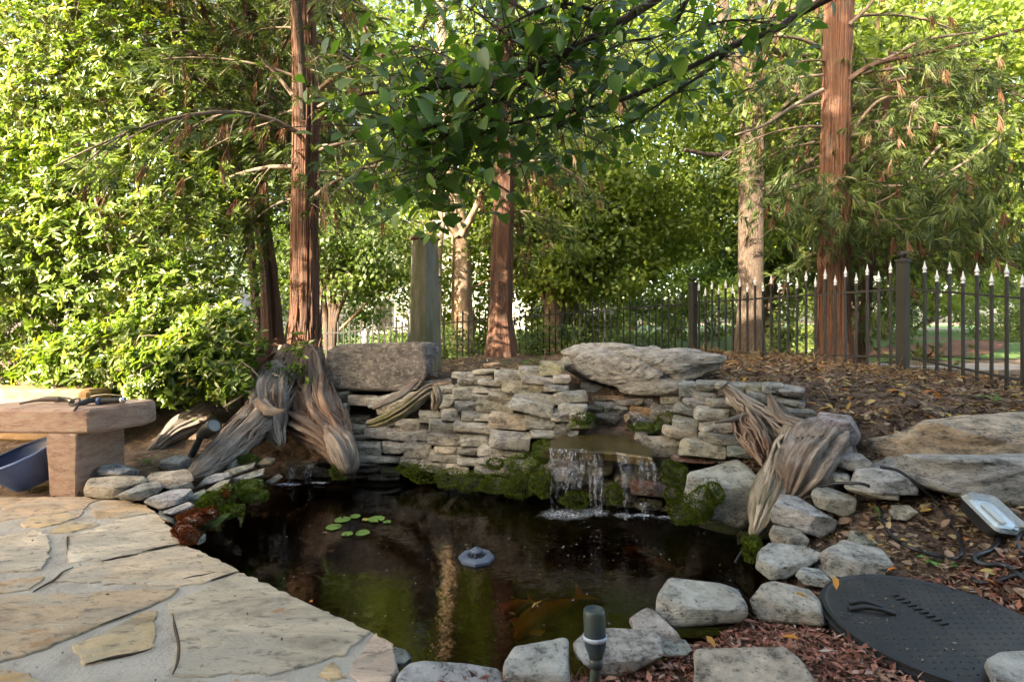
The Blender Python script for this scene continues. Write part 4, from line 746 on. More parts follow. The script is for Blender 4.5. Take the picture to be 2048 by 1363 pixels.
# skimmer lid
ld = thing('access_lid', G(1845, 1245, .02), 'round black plastic access lid with raised tread set in red mulch', 'lid'); lc = G(1845, 1240, .0)
lc[0] += .045; lc[1] -= .01; lr_ = .335
MB().lathe([(0, -.16), (lr_ * 1.03, -.16), (lr_ * 1.03, -.02), (lr_, -.018), (lr_, -.004), (lr_ - .012, 0), (lr_ - .02, -.003), (0, -.003)], 64, None, lc).put('cover', M_BLACKP, ld)
tb = MB(); r_ = np.random.default_rng(4)
for i in range(-11, 12):
    for j in range(-11, 12):
        x, y = i * .028 + (j % 2) * .014, j * .028
        if math.hypot(x, y) < lr_ - .035 and not (-.26 < x < -.10 and .03 < y < .13) and not (abs(x + .02) < .03 and -.02 < y < .2):
            a = R(30) if (i + j) % 2 else R(-40); L, w = .010, .0024
            d = np.array([math.cos(a), math.sin(a)]); s = np.array([-d[1], d[0]]); q = [(x, y) + d * L, (x, y) + s * w, (x, y) - d * L, (x, y) - s * w]
            tb.add([lc + np.array([*p_, -.003]) for p_ in q] + [lc + np.array([x, y, .0006])], [(0, 1, 4), (1, 2, 4), (2, 3, 4), (3, 0, 4)])
tag(tb.put('tread', M_BLACKP, ld), kind='stuff')
tubeobj('handle', [lc + np.array([-.25, .075, .0]), lc + np.array([-.2, .072, .010]), lc + np.array([-.15, .058, .010]), lc + np.array([-.11, .048, .0])], .008, M_BLACKP, ld, seg=8)
tubeobj('handle', [lc + np.array([-.22, .115, .0]), lc + np.array([-.17, .112, .008]), lc + np.array([-.12, .09, .0])], .006, M_BLACKP, ld, seg=8)
for k in range(9): MB().box(lc + np.array([-.02 + .004 * k, .17 - .022 * k, .0]), (.016, .005, .003), .2).put('rib', M_BLACKP, ld)
def cable(name, pts, r, label):
    return tag(tubeobj(name, pts, r, M_CABLE, None, seg=7, sub=6), label, 'cable')
cable('cable', [P(1470, 1125, 2.50), P(1490, 1095, 2.52), P(1530, 1055, 2.55), P(1560, 1015, 2.62), P(1600, 992, 2.63), P(1628, 980, 2.60), P(1650, 970, 2.55), P(1690, 965, 2.48), P(1735, 970, 2.42)] + [gz(1752, 1000), gz(1765, 1040), gz(1785, 1072), gz(1820, 1094), gz(1870, 1110), gz(1905, 1116), gz(1922, 1108), gz(1920, 1080), gz(1900, 1040), gz(1870, 1000, .02), P(1830, 965, 2.42), P(1795, 940, 2.46), P(1760, 933, 2.50)], .0075, 'black cable looping over the stones from pond to ledge rock')
cable('cable', [P(1994, 1064, 2.18), gz(1998, 1080), gz(1985, 1098), gz(1960, 1108), gz(1948, 1118), gz(1970, 1128), gz(2010, 1130), gz(2040, 1150), gz(2080, 1180)], .010, 'black lead running from the flood light')
cable('cable', [gz(2050, 1060), gz(2035, 1080), gz(2042, 1105), gz(2070, 1115)], .009, 'black cable end at the right edge of the leaf litter')
cable('cable', [gz(1945, 1152), gz(1952, 1162), gz(1990, 1163), gz(2030, 1150), gz(2060, 1150), gz(2100, 1170)], .008, 'black cable coil between the lid and the flood light')
# floating fountain
fo = thing('floating_fountain', G(953, 1113, ZW), 'slate blue eight sided floating fountain on the pond', 'fountain'); fc = G(953, 1116, ZW)
MB().lathe([(.045, .012), (.05, .02), (.075, .022), (.092, .012), (.094, 0), (.088, -.012), (.05, -.012), (.045, .012)], 8, None, fc).put('float_ring', M_FOUNT, fo)
MB().lathe([(.0, -.02), (.047, -.02), (.047, .006), (.03, .010), (0, .010)], 16, None, fc).put('pump_housing', M_BLACKP, fo)
MB().lathe([(.014, .01), (.014, .03), (.03, .032), (.032, .042), (.026, .048), (.012, .05), (.010, .058), (.004, .06), (0, .06)], 16, None, fc).put('nozzle', M_FOUNT, fo, True)
for k in range(8):
    a = 2 * math.pi * (k + .5) / 8; MB().box(fc + np.array([.038 * math.cos(a), .038 * math.sin(a), .014]), (.012, .003, .003), a).put('spoke', M_FOUNT, fo)
# water lily
ll = thing('water_lily', G(715, 1050, ZW), 'cluster of small floating lily pads left of the fountain', 'water lily')
for i, (x, y, r) in enumerate([(915, 268, 40), (985, 250, 27), (868, 308, 40), (940, 345, 29), (1025, 340, 36), (1100, 265, 42), (1158, 280, 20), (1040, 268, 18)]):
    c = G(350 + x / 2.731, 940 + y / 2.731, ZW + .006 + .002 * (i % 2)); rr = r / 2.731 * c[1] / FPX * 1.05; a0 = random.uniform(0, 6); n = 18
    top = [c + np.array([0, 0, .002])] + [c + np.array([rr * math.cos(a0 + .15 + (2 * math.pi - .3) * k / n) * random.uniform(.95, 1.04), rr * math.sin(a0 + .15 + (2 * math.pi - .3) * k / n), random.uniform(0, .003)]) for k in range(n + 1)]
    V = top + [q - np.array([0, 0, .004]) for q in top]; m = len(top)
    obj('leaf', V, [(0, k, k + 1) for k in range(1, n + 1)] + [(k, m + k, m + k + 1, k + 1) for k in range(1, n + 1)], M_PADY if i == 7 else M_PAD, ll)
# koi
def koi(head, tail, w, mat, label, bend=.06):
    head, tail = np.array(head), np.array(tail); ax = tail - head; L = np.linalg.norm(ax); ax /= L; sd = np.array([-ax[1], ax[0], 0])
    t = thing('koi', (head + tail) / 2, label, 'fish', 'koi in the pond')
    s = np.array([0, .04, .14, .28, .45, .62, .76, .84]); pth = [head + ax * L * k + sd * bend * L * math.sin(k * 5) for k in s]
    tubeobj('body', pth, np.array([.12, .45, .85, 1, .95, .7, .38, .26]) * w, mat, t, seg=14, rb=np.array([.15, .5, .9, 1.1, 1.05, .8, .45, .36]) * w)
    e = pth[-1]; u = np.array([0, 0, 1.])
    def fin(name, pts): 
        q = [np.array(p_) for p_ in pts]; n = len(q); nn = unit(np.cross(q[1] - q[0], q[2] - q[0])) * .002
        obj(name, [p_ + nn for p_ in q] + [p_ - nn for p_ in q], [list(range(n)), list(range(2 * n - 1, n - 1, -1))] + [(i, (i + 1) % n, n + (i + 1) % n, n + i) for i in range(n)], mat, t)
    sl_ = unit(u * .3 + sd); fin('tail_fin', [e, e + ax * L * .2 + sl_ * w * 1.5, e + ax * L * .13, e + ax * L * .2 - sl_ * w * 1.5])
    for s_ in (1, -1): b = pth[2] + sd * s_ * w * .8; fin('pectoral_fin', [b, b + sd * s_ * w * 1.2 + ax * L * .04, b + sd * s_ * w * 1.0 + ax * L * .12, b + ax * L * .05])
    m_ = pth[3] + u * w; fin('dorsal_fin', [m_, m_ + u * w * .5 + ax * L * .06, m_ + ax * L * .3 + u * w * .0])
koi(G(1030, 1278, -.275), G(1160, 1180, -.275), .043, M_KOI, 'large golden koi swimming toward the near rim stones')
koi(G(1004, 1226, -.27), G(1062, 1196, -.27), .028, M_KOIR, 'smaller orange and white koi beside the golden one')
koi(G(1245, 1105, -.28), G(1300, 1098, -.28), .03, M_KOID, 'dim brown koi farther out toward the waterfall', .03)
koi(G(1295, 1118, -.28), G(1360, 1142, -.28), .032, M_KOID, 'dim brown koi near the right bank', -.04)

# ---------------------------------------------------------------- driftwood
dw = thing('driftwood_stump', P(470, 870, 3.75), 'grey torn driftwood trough leaning from the cedar roots to the patio edging', 'driftwood')
tubeobj('trough', [P(590, 745, 4.62), P(562, 785, 4.25), P(520, 832, 3.95), P(465, 885, 3.65), P(420, 925, 3.45), P(392, 948, 3.3), P(384, 955, 3.28)], [.06, .13, .15, .115, .085, .05, .01], M_DRIFT, dw, seg=57, ridge=0.270, seed=3, rb=[.06, .11, .11, .08, .06, .04, .01], sub=8, rings=16, gnarl=.02)
tubeobj('torn_end', [P(575, 725, 4.6), P(548, 755, 4.3), P(535, 800, 4.05), P(545, 850, 3.92), P(558, 886, 3.86)], [.05, .12, .14, .09, .015], M_DRIFT, dw, seg=52, ridge=0.297, seed=4, rb=[.05, .10, .11, .07, .015], sub=8, rings=16, gnarl=.02)
tubeobj('spike', [P(520, 810, 3.9), P(545, 822, 3.8), P(570, 820, 3.75)], [.06, .03, .008], M_DRIFT, dw, seg=26, ridge=0.270, seed=6)
tubeobj('splinter', [P(480, 840, 3.75), P(430, 890, 3.55), P(385, 935, 3.35)], [.03, .03, .01], M_DRIFT, dw, seg=26, ridge=0.300, seed=9)
tag(tubeobj('driftwood_log', [P(420, 822, 4.15), P(370, 850, 4.05), P(330, 880, 3.9), P(284, 922, 3.72)], [.10, .085, .06, .02], M_DRIFT, None, seg=44, ridge=0.243, seed=12, sub=8, gnarl=.012), 'half buried grey log between the bench and the driftwood trough', 'driftwood')
tag(tubeobj('driftwood_log', [P(735, 850, 3.98), P(775, 836, 3.93), P(815, 812, 3.9), P(848, 786, 3.92), P(866, 778, 3.95), P(874, 795, 3.9), P(868, 818, 3.9)], [.035, .055, .055, .055, .06, .05, .03], M_DRIFTM, None, seg=39, ridge=0.243, seed=13, sub=7, gnarl=.012), 'gnarled grey branch lying across the dry stone wall', 'driftwood')
dr = thing('driftwood_root', P(1580, 930, 2.95), 'massive twisted driftwood root on the right bank of the waterfall', 'driftwood')
tubeobj('main_root', [P(1690, 845, 3.02), P(1660, 868, 2.94), P(1625, 920, 2.82), P(1600, 965, 2.74), P(1580, 998, 2.68), P(1566, 1010, 2.66)], [.012, .115, .16, .15, .10, .012], M_DRIFT, dr, seg=74, ridge=0.270, seed=21, rb=[.02, .11, .14, .12, .08, .012], sub=14, rings=24, gnarl=.03)
tubeobj('mossy_edge', [P(1592, 862, 2.95), P(1572, 910, 2.86), P(1548, 970, 2.74), P(1526, 1030, 2.62), P(1510, 1072, 2.56)], [.06, .075, .065, .05, .015], M_DRIFTM, dr, seg=39, ridge=0.270, seed=22, sub=7, gnarl=.015)
tubeobj('upper_fork', [P(1448, 770, 3.3), P(1478, 800, 3.25), P(1520, 835, 3.15), P(1565, 862, 3.05), P(1630, 872, 2.98)], [.015, .045, .075, .09, .07], M_DRIFT, dr, seg=52, ridge=0.297, seed=23, sub=8, rings=16, gnarl=.02)
tubeobj('rotten_core', [P(1480, 825, 3.15), P(1500, 860, 3.05), P(1522, 900, 2.95), P(1532, 918, 2.92)], [.06, .085, .06, .02], M_ROOT, dr, seg=39, ridge=0.297, seed=24, gnarl=.02)
fibres('fibres', [P(1690, 842, 3.02), P(1660, 868, 2.94), P(1625, 920, 2.82), P(1600, 965, 2.74), P(1576, 1008, 2.68)], [.03, .115, .16, .15, .08], 190, M_DRIFT, dr, 1, rb=[.03, .11, .14, .12, .07])
fibres('fibres', [P(1448, 770, 3.3), P(1478, 800, 3.25), P(1520, 835, 3.15), P(1565, 862, 3.05), P(1630, 872, 2.98)], [.02, .045, .075, .09, .07], 90, M_DRIFT, dr, 2)
fibres('fibres', [P(1592, 862, 2.95), P(1572, 910, 2.86), P(1548, 970, 2.74), P(1526, 1030, 2.62), P(1505, 1078, 2.56)], [.06, .075, .065, .05, .015], 80, M_DRIFTM, dr, 3)
fibres('fibres', [P(1480, 825, 3.15), P(1500, 860, 3.05), P(1522, 900, 2.95), P(1536, 930, 2.9)], [.06, .085, .06, .03], 60, M_ROOT, dr, 4)
fibres('fibres', [P(590, 745, 4.62), P(562, 785, 4.25), P(520, 832, 3.95), P(465, 885, 3.65), P(420, 925, 3.45), P(386, 953, 3.3)], [.06, .13, .15, .115, .085, .04], 170, M_DRIFT, dw, 5, rb=[.06, .11, .11, .08, .06, .04])
fibres('fibres', [P(575, 725, 4.6), P(548, 755, 4.3), P(535, 800, 4.05), P(545, 850, 3.92), P(562, 892, 3.86)], [.05, .12, .14, .09, .03], 120, M_DRIFT, dw, 6, rb=[.05, .10, .11, .07, .03])
tubeobj('snag', [P(1560, 850, 3.05), P(1548, 815, 3.1), P(1538, 785, 3.14)], [.05, .03, .008], M_DRIFT, dr, seg=22, ridge=0.300, seed=25); tubeobj('snag', [P(1500, 830, 3.1), P(1465, 838, 3.05), P(1430, 845, 3.02)], [.03, .016, .005], M_DRIFT, dr, seg=8, seed=26); tubeobj('snag', [P(1590, 860, 3.05), P(1568, 825, 3.12), P(1560, 805, 3.15)], [.05, .03, .01], M_DRIFT, dr, seg=22, ridge=0.300, seed=27)
tag(tubeobj('driftwood_log', [P(835, 760, 4.3)+np.array([0,0,.0]), P(800, 790, 4.15), P(745, 815, 4.05)], [.02, .03, .02], M_DRIFT, None, seg=22, ridge=0.203, seed=30), 'short thin stick of driftwood on the left wall top', 'driftwood')

# ---------------------------------------------------------------- iron fence, pillar
pk_me = None
def fence(name, label, a, b, ra, rbz, ga, gb, n, finial=True, posts=(True, True), gap=.76):
    """a,b plan ends; ra,rbz rail heights; ga,gb bottom heights"""
    global pk_me
    a, b = np.array(a, float), np.array(b, float); t = thing(name, (*a, ga), label, 'fence'); rz = math.atan2(*(b - a)[::-1]); d = unit(b - a)
    pk = mesh('picket', *MBM().box((0, 0, 0), (.0118, .0118, .5)).data(), M_IRON); fin = MBM().lathe([(.0, 0), (.017, 0), (.019, .007), (.019, .015), (.012, .019), (.012, .026), (.020, .035), (.021, .045), (.014, .066), (.008, .09), (.003, .12), (0, .132)], 8).data(); fm = mesh('spear_finial', *fin, M_SILVER, True)
    for i in range(n):
        f = (i + 1) / (n + 1); p = a + (b - a) * f; zr = ra + (rbz - ra) * f; zg = ga + (gb - ga) * f
        ztop = zr + (.10 if i % 2 else .19); zb = zg - .02
        o = put('picket', pk, t, (*p, (ztop + zb) / 2)); o.scale = (1, 1, ztop - zb); o.rotation_euler.z = rz
        if finial:
            f_ = bpy.data.objects.new('spear_finial', fm); COL.objects.link(f_); f_.parent = o; f_.location = (0, 0, .5); f_.scale = (1, 1, 1 / (ztop - zb))
    L = np.linalg.norm(b - a)
    for dz, nm in ((0, 'top_rail'), (-gap, 'bottom_rail')):
        V = [];
        for q, z in ((a, ra + dz), (b, rbz + dz)):
            s = np.array([-d[1], d[0]]) * .019
            for sg in (-1, 1):
                for h in (-.011, .011): V.append((*(q + s * sg), z + h))
        obj(nm, V, [(0, 1, 3, 2), (4, 6, 7, 5), (0, 4, 5, 1), (2, 3, 7, 6), (0, 2, 6, 4), (1, 5, 7, 3)], M_IRON, t)
    for q, zr, zg, on in ((a, ra, ga, posts[0]), (b, rbz, gb, posts[1])):
        if not on: continue
        po = MB().box((*q, (zr + .31 + zg - .12) / 2), (.048, .048, (zr + .31 - zg + .12) / 2), rz).put('post', M_IRONM, t)
        MB().box((*q, zr + .315), (.058, .058, .014), rz).lathe([(.025, .02), (.025, .04), (.04, .05), (.048, .075), (.04, .10), (.016, .113), (0, .116)], 12, None, (*q, zr + .31)).put('post_cap', M_IRON, po)
    return t
class MBM(MB):
    def data(s): return np.concatenate(s.V), s.F
fence('iron_fence', 'black iron fence run with silver spear tips behind the great boulder', (4.35, 5.7), (2.86, 8.1), 1.375, 1.31, .43, .50, 23)
fence('iron_fence', 'black iron fence run turning toward the viewer at the right edge', (4.40, 5.62), (5.45, 2.9), 1.365, .93, .42, .12, 24, posts=(False, False))
fence('iron_fence', 'long thin black fence run receding behind the cedar trunks at centre', (2.80, 8.12), (-1.05, 8.9), 1.30, 1.0, .48, .22, 38, finial=False, posts=(False, False), gap=.85)
fence('iron_fence', 'black fence run low behind the squat boulder and left cedar', (-1.08, 8.92), (-4.6, 9.3), .99, .70, .2, -.1, 32, finial=False, posts=(False, True), gap=.8)
pl = thing('stone_pillar', (-.99, 5.9, .35), 'tall tapered green grey stone pillar with rusty cap behind the squat boulder', 'pillar')
def taper(c, rz, prof, name, mat, par):
    V = []; 
    for hw, z in prof:
        for k in range(4): a = rz + math.pi / 4 + k * math.pi / 2; V.append((c[0] + hw * 1.414 * math.cos(a), c[1] + hw * 1.414 * math.sin(a), z))
    n = len(prof); return obj(name, V, [(i * 4 + k, i * 4 + (k + 1) % 4, (i + 1) * 4 + (k + 1) % 4, (i + 1) * 4 + k) for i in range(n - 1) for k in range(4)] + [(3, 2, 1, 0), ((n - 1) * 4, (n - 1) * 4 + 1, (n - 1) * 4 + 2, (n - 1) * 4 + 3)], mat, par)
pc_ = (-1.02, 6.0); prz = R(-33)
taper(pc_, prz, [(.135, .3), (.133, .8), (.118, 1.4), (.105, 1.96)], 'shaft', M_PILLAR, pl)
taper(pc_, prz, [(.115, 1.962), (.128, 1.975), (.128, 1.99), (.108, 2.0), (.108, 2.01)], 'cap', M_RUST, pl)
wp = thing('lamp_post', (-2.75, 9.6, -.1), 'small pale turned post behind the fence near the left cedar', 'post')
MB().lathe([(.09, 0), (.09, .5), (.05, .55), (.045, .75), (.08, .8), (.08, .84), (.03, .88)], 12, None, (-2.75, 9.6, -.15)).put('shaft', M_WHITE, wp, True); MB().lathe([(0, 0), (.05, .01), (.075, .07), (.05, .13), (0, .14)], 12, None, (-2.75, 9.6, .72)).put('finial', M_WHITE, wp, True)

# ---------------------------------------------------------------- houses (the near one is unseen, placed and sized to shade the garden)
nh = thing('house', (4, -6, 0), 'unseen two storey house added behind the viewer to shade the pond', 'house')
MB().box((3.68, -6.0, 4.0), (11.33, 4.4, 4.18)).put('wall', M_BRICK, nh)
hv = [(-8.0, -1.25, 8.2), (15.6, -1.25, 8.2), (15.6, -10.9, 8.2), (-8.0, -10.9, 8.2), (-8.0, -6, 10.6), (15.6, -6, 10.6)]
obj('roof', hv, [(0, 1, 5, 4), (2, 3, 4, 5), (0, 4, 3), (1, 2, 5), (3, 2, 1, 0)], M_GREYR, nh)
for x in (-4, -1, 2.2, 5.4, 9, 12):
    for z in (1.4, 4.6):
        w_ = MB().box((x, -1.58, z), (.6, .03, .75)).put('window', M_WHITE, nh); MB().box((x, -1.54, z), (.52, .02, .67)).put('pane', M_GLASSD, w_)
def farhouse(label, x0, x1, y, h, zg, roofh, dep, wins, roofmat):
    t = thing('house', ((x0 + x1) / 2, y, zg), label, 'house'); MB().box(((x0 + x1) / 2, y + dep / 2, zg + h / 2), ((x1 - x0) / 2, dep / 2, h / 2)).put('wall', M_WHITE, t)
    hv = [(x0 - .4, y - .4, zg + h), (x1 + .4, y - .4, zg + h), (x1 + .4, y + dep + .4, zg + h), (x0 - .4, y + dep + .4, zg + h), (x0 - .4, y + dep / 2, zg + h + roofh), (x1 + .4, y + dep / 2, zg + h + roofh)]
    obj('roof', hv, [(0, 1, 5, 4), (2, 3, 4, 5), (0, 4, 3), (1, 2, 5), (3, 2, 1, 0)], roofmat, t)
    for x, z in wins:
        w_ = MB().box((x, y - .03, zg + z), (.55, .05, .8)).put('window', M_GREYR, t); MB().box((x, y - .07, zg + z), (.47, .03, .72)).put('pane', M_GLASSD, w_)
farhouse('white two storey house glimpsed behind the stone pillar', -9, 3, 30, 5.5, -.1, 2.5, 9, [(-7.5, 1.6), (-5.2, 1.6), (-3, 1.6), (-.6, 1.6), (1.6, 1.6), (-7.5, 4.2), (-5.2, 4.2), (-3, 4.2), (-.6, 4.2)], M_GREYR)
farhouse('low pale house with grey roof glimpsed left of the left cedar', -24, -13.2, 27, 1.7, -.2, 1.4, 8, [(-22, 1.0), (-19, 1.0), (-16, 1.0), (-14.5, 1.0)], M_GREYR)

# ---------------------------------------------------------------- foliage generators
def blades(base, axis, n_per, L, wd, spread, droop, jit=1.0):
    """curved strap tufts: n_per blades round each axis"""
    m = len(base); b = np.repeat(base, n_per, 0); ax = np.repeat(axis, n_per, 0); N = len(b)
    D = unit(ax + perp(ax) * (rng.random((N, 1)) * spread)); b = b + ax * (rng.random((N, 1)) * L * .5)
    l = L * rng.uniform(.55, 1.15, (N, 1)); S = perp(D) * wd * rng.uniform(.7, 1.2, (N, 1)); dn = np.array([0, 0, -1.]) * droop * l
    p1 = b + D * l * .5 + dn * .25; p2 = b + D * l + dn
    V = np.stack([b - S * .35, b + S * .35, p1 + S * .5, p1 - S * .5, p2], 1).reshape(-1, 3); i = np.arange(N)[:, None] * 5
    F = np.concatenate([i + np.array([[0, 1, 2, 3]]), i + np.array([[3, 2, 4, 4]])], 1).reshape(-1, 4)
    # second faces are triangles: split arrays
    return V, F, N
def blade_obj(name, base, axis, n_per, L, wd, spread, droop, mat, parent, extra_r=None):
    V, F, N = blades(base, axis, n_per, L, wd, spread, droop)
    quads = F[0::2]; tris = F[1::2][:, :3]
    me = bpy.data.meshes.new(name); V = V.astype(np.float32); o0 = V.mean(0); V = V - o0
    nl = 7 * N; me.vertices.add(len(V)); me.vertices.foreach_set('co', V.ravel()); me.loops.add(nl)
    me.loops.foreach_set('vertex_index', np.concatenate([quads.ravel(), tris.ravel()]).astype(np.int32)); me.polygons.add(2 * N)
    me.polygons.foreach_set('loop_start', np.concatenate([np.arange(N) * 4, 4 * N + np.arange(N) * 3]).astype(np.int32)); me.polygons.foreach_set('loop_total', np.concatenate([np.full(N, 4), np.full(N, 3)]).astype(np.int32)); me.update(calc_edges=True)
    rt = np.repeat(rng.random(len(base)) if extra_r is None else extra_r, n_per); rr = np.clip(rt * .75 + rng.random(N) * .25, 0, 1)
    a = me.attributes.new('rnd', 'FLOAT', 'FACE'); a.data.foreach_set('value', np.tile(rr, 2).astype(np.float32)); me.materials.append(mat)
    return put(name, me, parent, o0)
def limbpath(o, az, L, rise, droop, n=6):
    t = np.linspace(0, 1, n); d = np.array([math.cos(az), math.sin(az), 0]); side = np.array([-d[1], d[0], 0]); w = rng.normal() * .12
    return o + np.outer(t * L, d) + np.outer(np.sin(t * 3) * w * L, side) + np.outer(rise * L * t - droop * L * t ** 2, (0, 0, 1))
def cedar(label, base, path, rad, limbs, zlo, zhi, Lmin, Lmax, tufts, dead, seed, trunk_mat=M_RED, avoid=None, blade=(.15, .011), group='tall cedars round the pond', seg=28, ridge=.11, parent_extra=None):
    global rng
    rng = np.random.default_rng(seed); t = thing('cedar_tree', base, label, 'tree', group)
    tubeobj('trunk', path, rad, trunk_mat, t, seg=seg * 2, ridge=ridge, seed=seed, sub=8, rings=14, gnarl=.008)
    path = np.array(path); tb = []; ta = []; db = []; da = []; tw = []
    for i in range(limbs):
        z = zlo + (zhi - zlo) * ((i + rng.random() * .8) / limbs); x = np.interp(z, path[::-1, 2] if path[0, 2] > path[-1, 2] else path[:, 2], path[::-1, 0] if path[0, 2] > path[-1, 2] else path[:, 0]); y = np.interp(z, path[::-1, 2] if path[0, 2] > path[-1, 2] else path[:, 2], path[::-1, 1] if path[0, 2] > path[-1, 2] else path[:, 1])
        az = i * 2.4 + rng.normal() * .4; L = rng.uniform(Lmin, Lmax); 
        if avoid is not None and avoid(az, z): continue
        lp_ = limbpath(np.array([x, y, z]), az, L, rng.uniform(.15, .5), rng.uniform(.25, .7)); tw.append((lp_, np.linspace(.022, .005, len(lp_)) * (L / 1.6)))
        k = max(10, int(1.7 * tufts * L / Lmax)); s = rng.random(k) ** .7 * .9 + .1; ix = s * (len(lp_) - 1); i0 = np.minimum(ix.astype(int), len(lp_) - 2); c = lp_[i0] + (lp_[i0 + 1] - lp_[i0]) * (ix - i0)[:, None]
        sd = np.array([-math.sin(az), math.cos(az), 0]); off = rng.normal(size=(k, 1)) * .28 * L * (.35 + .5 * (1 - s[:, None])); c = c + sd * off + np.c_[rng.normal(size=(k, 2)) * .06, -np.abs(rng.normal(size=k)) * .16 - .1 * np.abs(off[:, 0])]
        ax = unit(np.array([math.cos(az), math.sin(az), 0]) * .7 + sd * np.sign(off) * rng.random((k, 1)) + rng.normal(size=(k, 3)) * .35 + np.array([0, 0, -.15]))
        dd_ = rng.random(k) < dead * (1.6 - s)
        tb.append(c[~dd_]); ta.append(ax[~dd_]); db.append(c[dd_]); da.append(unit(ax[dd_] * .4 + np.array([0, 0, -1.])))
        for q in range(0, k, 5): m_ = lp_[i0[q]]; tw.append((np.array([m_, (m_ + c[q]) / 2 + np.array([0, 0, .03]), c[q]]), np.array([.006, .005, .003])))
    tubes('limbs', tw, M_TWIG, t, seg=5, sub=2, cap=False)
    tb, ta = np.concatenate(tb), np.concatenate(ta); blade_obj('crown', tb, ta, 15, *blade, 1.0, .30, ML_CEDAR, t)
    db, da = np.concatenate(db), np.concatenate(da)
    if len(db): blade_obj('dead_foliage', db, da, 16, blade[0] * 1.15, blade[1] * .9, .55, .3, ML_DEAD, t)
    return t, tb
def broadtree(label, base, trunk, rad, blobs, n, leaf, mat, bark, seed, name='broadleaf_tree', cat='tree', group='trees beyond the fence', limbs=14, limbmat=None, hollow=.55):
    global rng
    rng = np.random.default_rng(seed); t = thing(name, base, label, cat, group)
    if trunk is not None: tubeobj('trunk', trunk, rad, bark, t, seg=20, ridge=.06, seed=seed, sub=6)
    vol = np.array([b[3] * b[4] * b[5] for b in blobs]) ** .75; cnt = (n * vol / vol.sum()).astype(int); Pn = []; Out = []; sub = []; cl = []
    for b, c in zip(blobs, cnt):
        # leafy sprays clumped inside the blob
        k = max(3, c // 34); d = rdir(k); r = (hollow + (1 - hollow) * rng.random(k)) ; cc = np.array(b[:3]) + d * r[:, None] * np.array(b[3:6]); sub.append(cc)
        j = rng.integers(0, k, c); cl.append(rng.random(k)[j]); sp = np.array(b[3:6]).mean() * .095 + .07; Pn.append(cc[j] + rng.normal(size=(c, 3)) * sp * np.array([1, 1, .6])); Out.append(d[j])
    Pn, Out, cl = np.concatenate(Pn), np.concatenate(Out), np.concatenate(cl); m = len(Pn); D = unit(Out * .4 + rng.normal(size=(m, 3)) * .8 + np.array([0, 0, -.25])); N = perp(D, np.array([-.35, -.45, .6]))
    L = rng.uniform(.8, 1.4, m) * leaf; V, F, r = diamonds(Pn, D, N, L, L * .62); h = np.clip(cl * .55 + .45 * rng.random(m), 0, 1)
    obj('crown', V, F, mat, t, attr=h)
    if trunk is not None:
        sub = np.concatenate(sub); tw = []; tp = np.array(trunk); 
        for q in sub[rng.permutation(len(sub))[:limbs]]:
            zz = tp[:, 2]; o_ = tp[np.argmin(np.abs(zz - (q[2] - .35 * np.linalg.norm(q[:2] - tp[0, :2]))))]
            mid = (o_ + q) / 2 + rng.normal(size=3) * .15; tw.append((np.array([o_, mid, q]), np.array([.05, .035, .012]) * (np.max(rad) / .25)))
        if tw: tubes('limbs', tw, limbmat or bark, t, seg=6, sub=3, cap=False)
    return t
def shrub(label, base, blobs, n, leaf, mat, seed, name='shrub', cat='shrub', group='bushes beyond the fence'):
    return broadtree(label, base, None, None, blobs, n, leaf, mat, None, seed, name, cat, group, hollow=.75)

# ---------------------------------------------------------------- trees
# left cedar with bared roots
A0 = P(604, 720, 4.9)
tA, _ = cedar('reddish left cedar with bared grey roots spreading to the pond', (A0[0], 4.9, .3), [P(606, 800, 4.75), P(604, 745, 4.8), P(606, 690, 4.88), P(610, 620, 4.9), P(609, 450, 4.9), P(612, 200, 4.9), P(606, 0, 4.9), (A0[0], 4.9, 6.5), (A0[0], 4.9, 9)], [.27, .21, .16, .128, .115, .11, .102, .09, .05], 62, 2.05, 8.4, .9, 2.0, 46, .10, 101, blade=(.13, .010), avoid=lambda az, z: math.cos(az - R(227)) > .35 and z < 4.8 and rng.random() < .55)
for nm, pth, rd, mt in [('root', [P(612, 690, 4.72), P(622, 760, 4.5), P(632, 815, 4.28), P(660, 862, 4.05), P(685, 900, 3.9), P(702, 940, 3.78)], [.10, .15, .19, .15, .10, .05], M_ROOT), ('root', [P(590, 700, 4.7), P(570, 760, 4.55), P(556, 800, 4.4), P(545, 850, 4.2)], [.13, .17, .14, .07], M_ROOT), ('root', [P(625, 700, 4.7), P(632, 760, 4.55), P(640, 800, 4.4), P(652, 830, 4.28)], [.06, .09, .07, .03], M_ROOT), ('root', [P(580, 830, 4.25), P(620, 850, 4.1), P(660, 880, 3.98), P(690, 930, 3.8)], [.10, .15, .12, .05], M_ROOT), ('root', [P(575, 690, 4.8), P(548, 720, 4.75), P(520, 760, 4.6), P(495, 810, 4.4)], [.10, .13, .12, .06], M_RED), ('root', [P(660, 860, 3.95), P(680, 890, 3.82), P(696, 930, 3.74), P(700, 948, 3.72)], [.06, .10, .075, .03], M_DRIFT)]:
    tubeobj(nm, pth, rd, mt, tA, seg=56, ridge=.20, seed=int(pth[0][0] * 100) % 97 + 200, sub=8, rings=11, gnarl=.015)
tubeobj('limb', [P(605, 240, 4.72), P(604, 130, 4.6), P(597, 40, 4.5), P(588, -60, 4.4)], [.028, .034, .034, .028], M_GREYBARK, tA, seg=10, ridge=.08, seed=5)
tubeobj('limb', [P(585, 190, 4.85), P(545, 140, 4.8), P(515, 110, 4.7)], [.02, .016, .01], M_TWIG, tA, seg=7); tubeobj('limb', [P(636, 215, 4.85), P(680, 190, 4.8), P(730, 170, 4.7)], [.018, .014, .008], M_TWIG, tA, seg=7); tubeobj('limb', [P(636, 292, 4.9), P(690, 290, 4.95), P(740, 285, 5.0)], [.018, .014, .008], M_PTWIG, tA, seg=7)
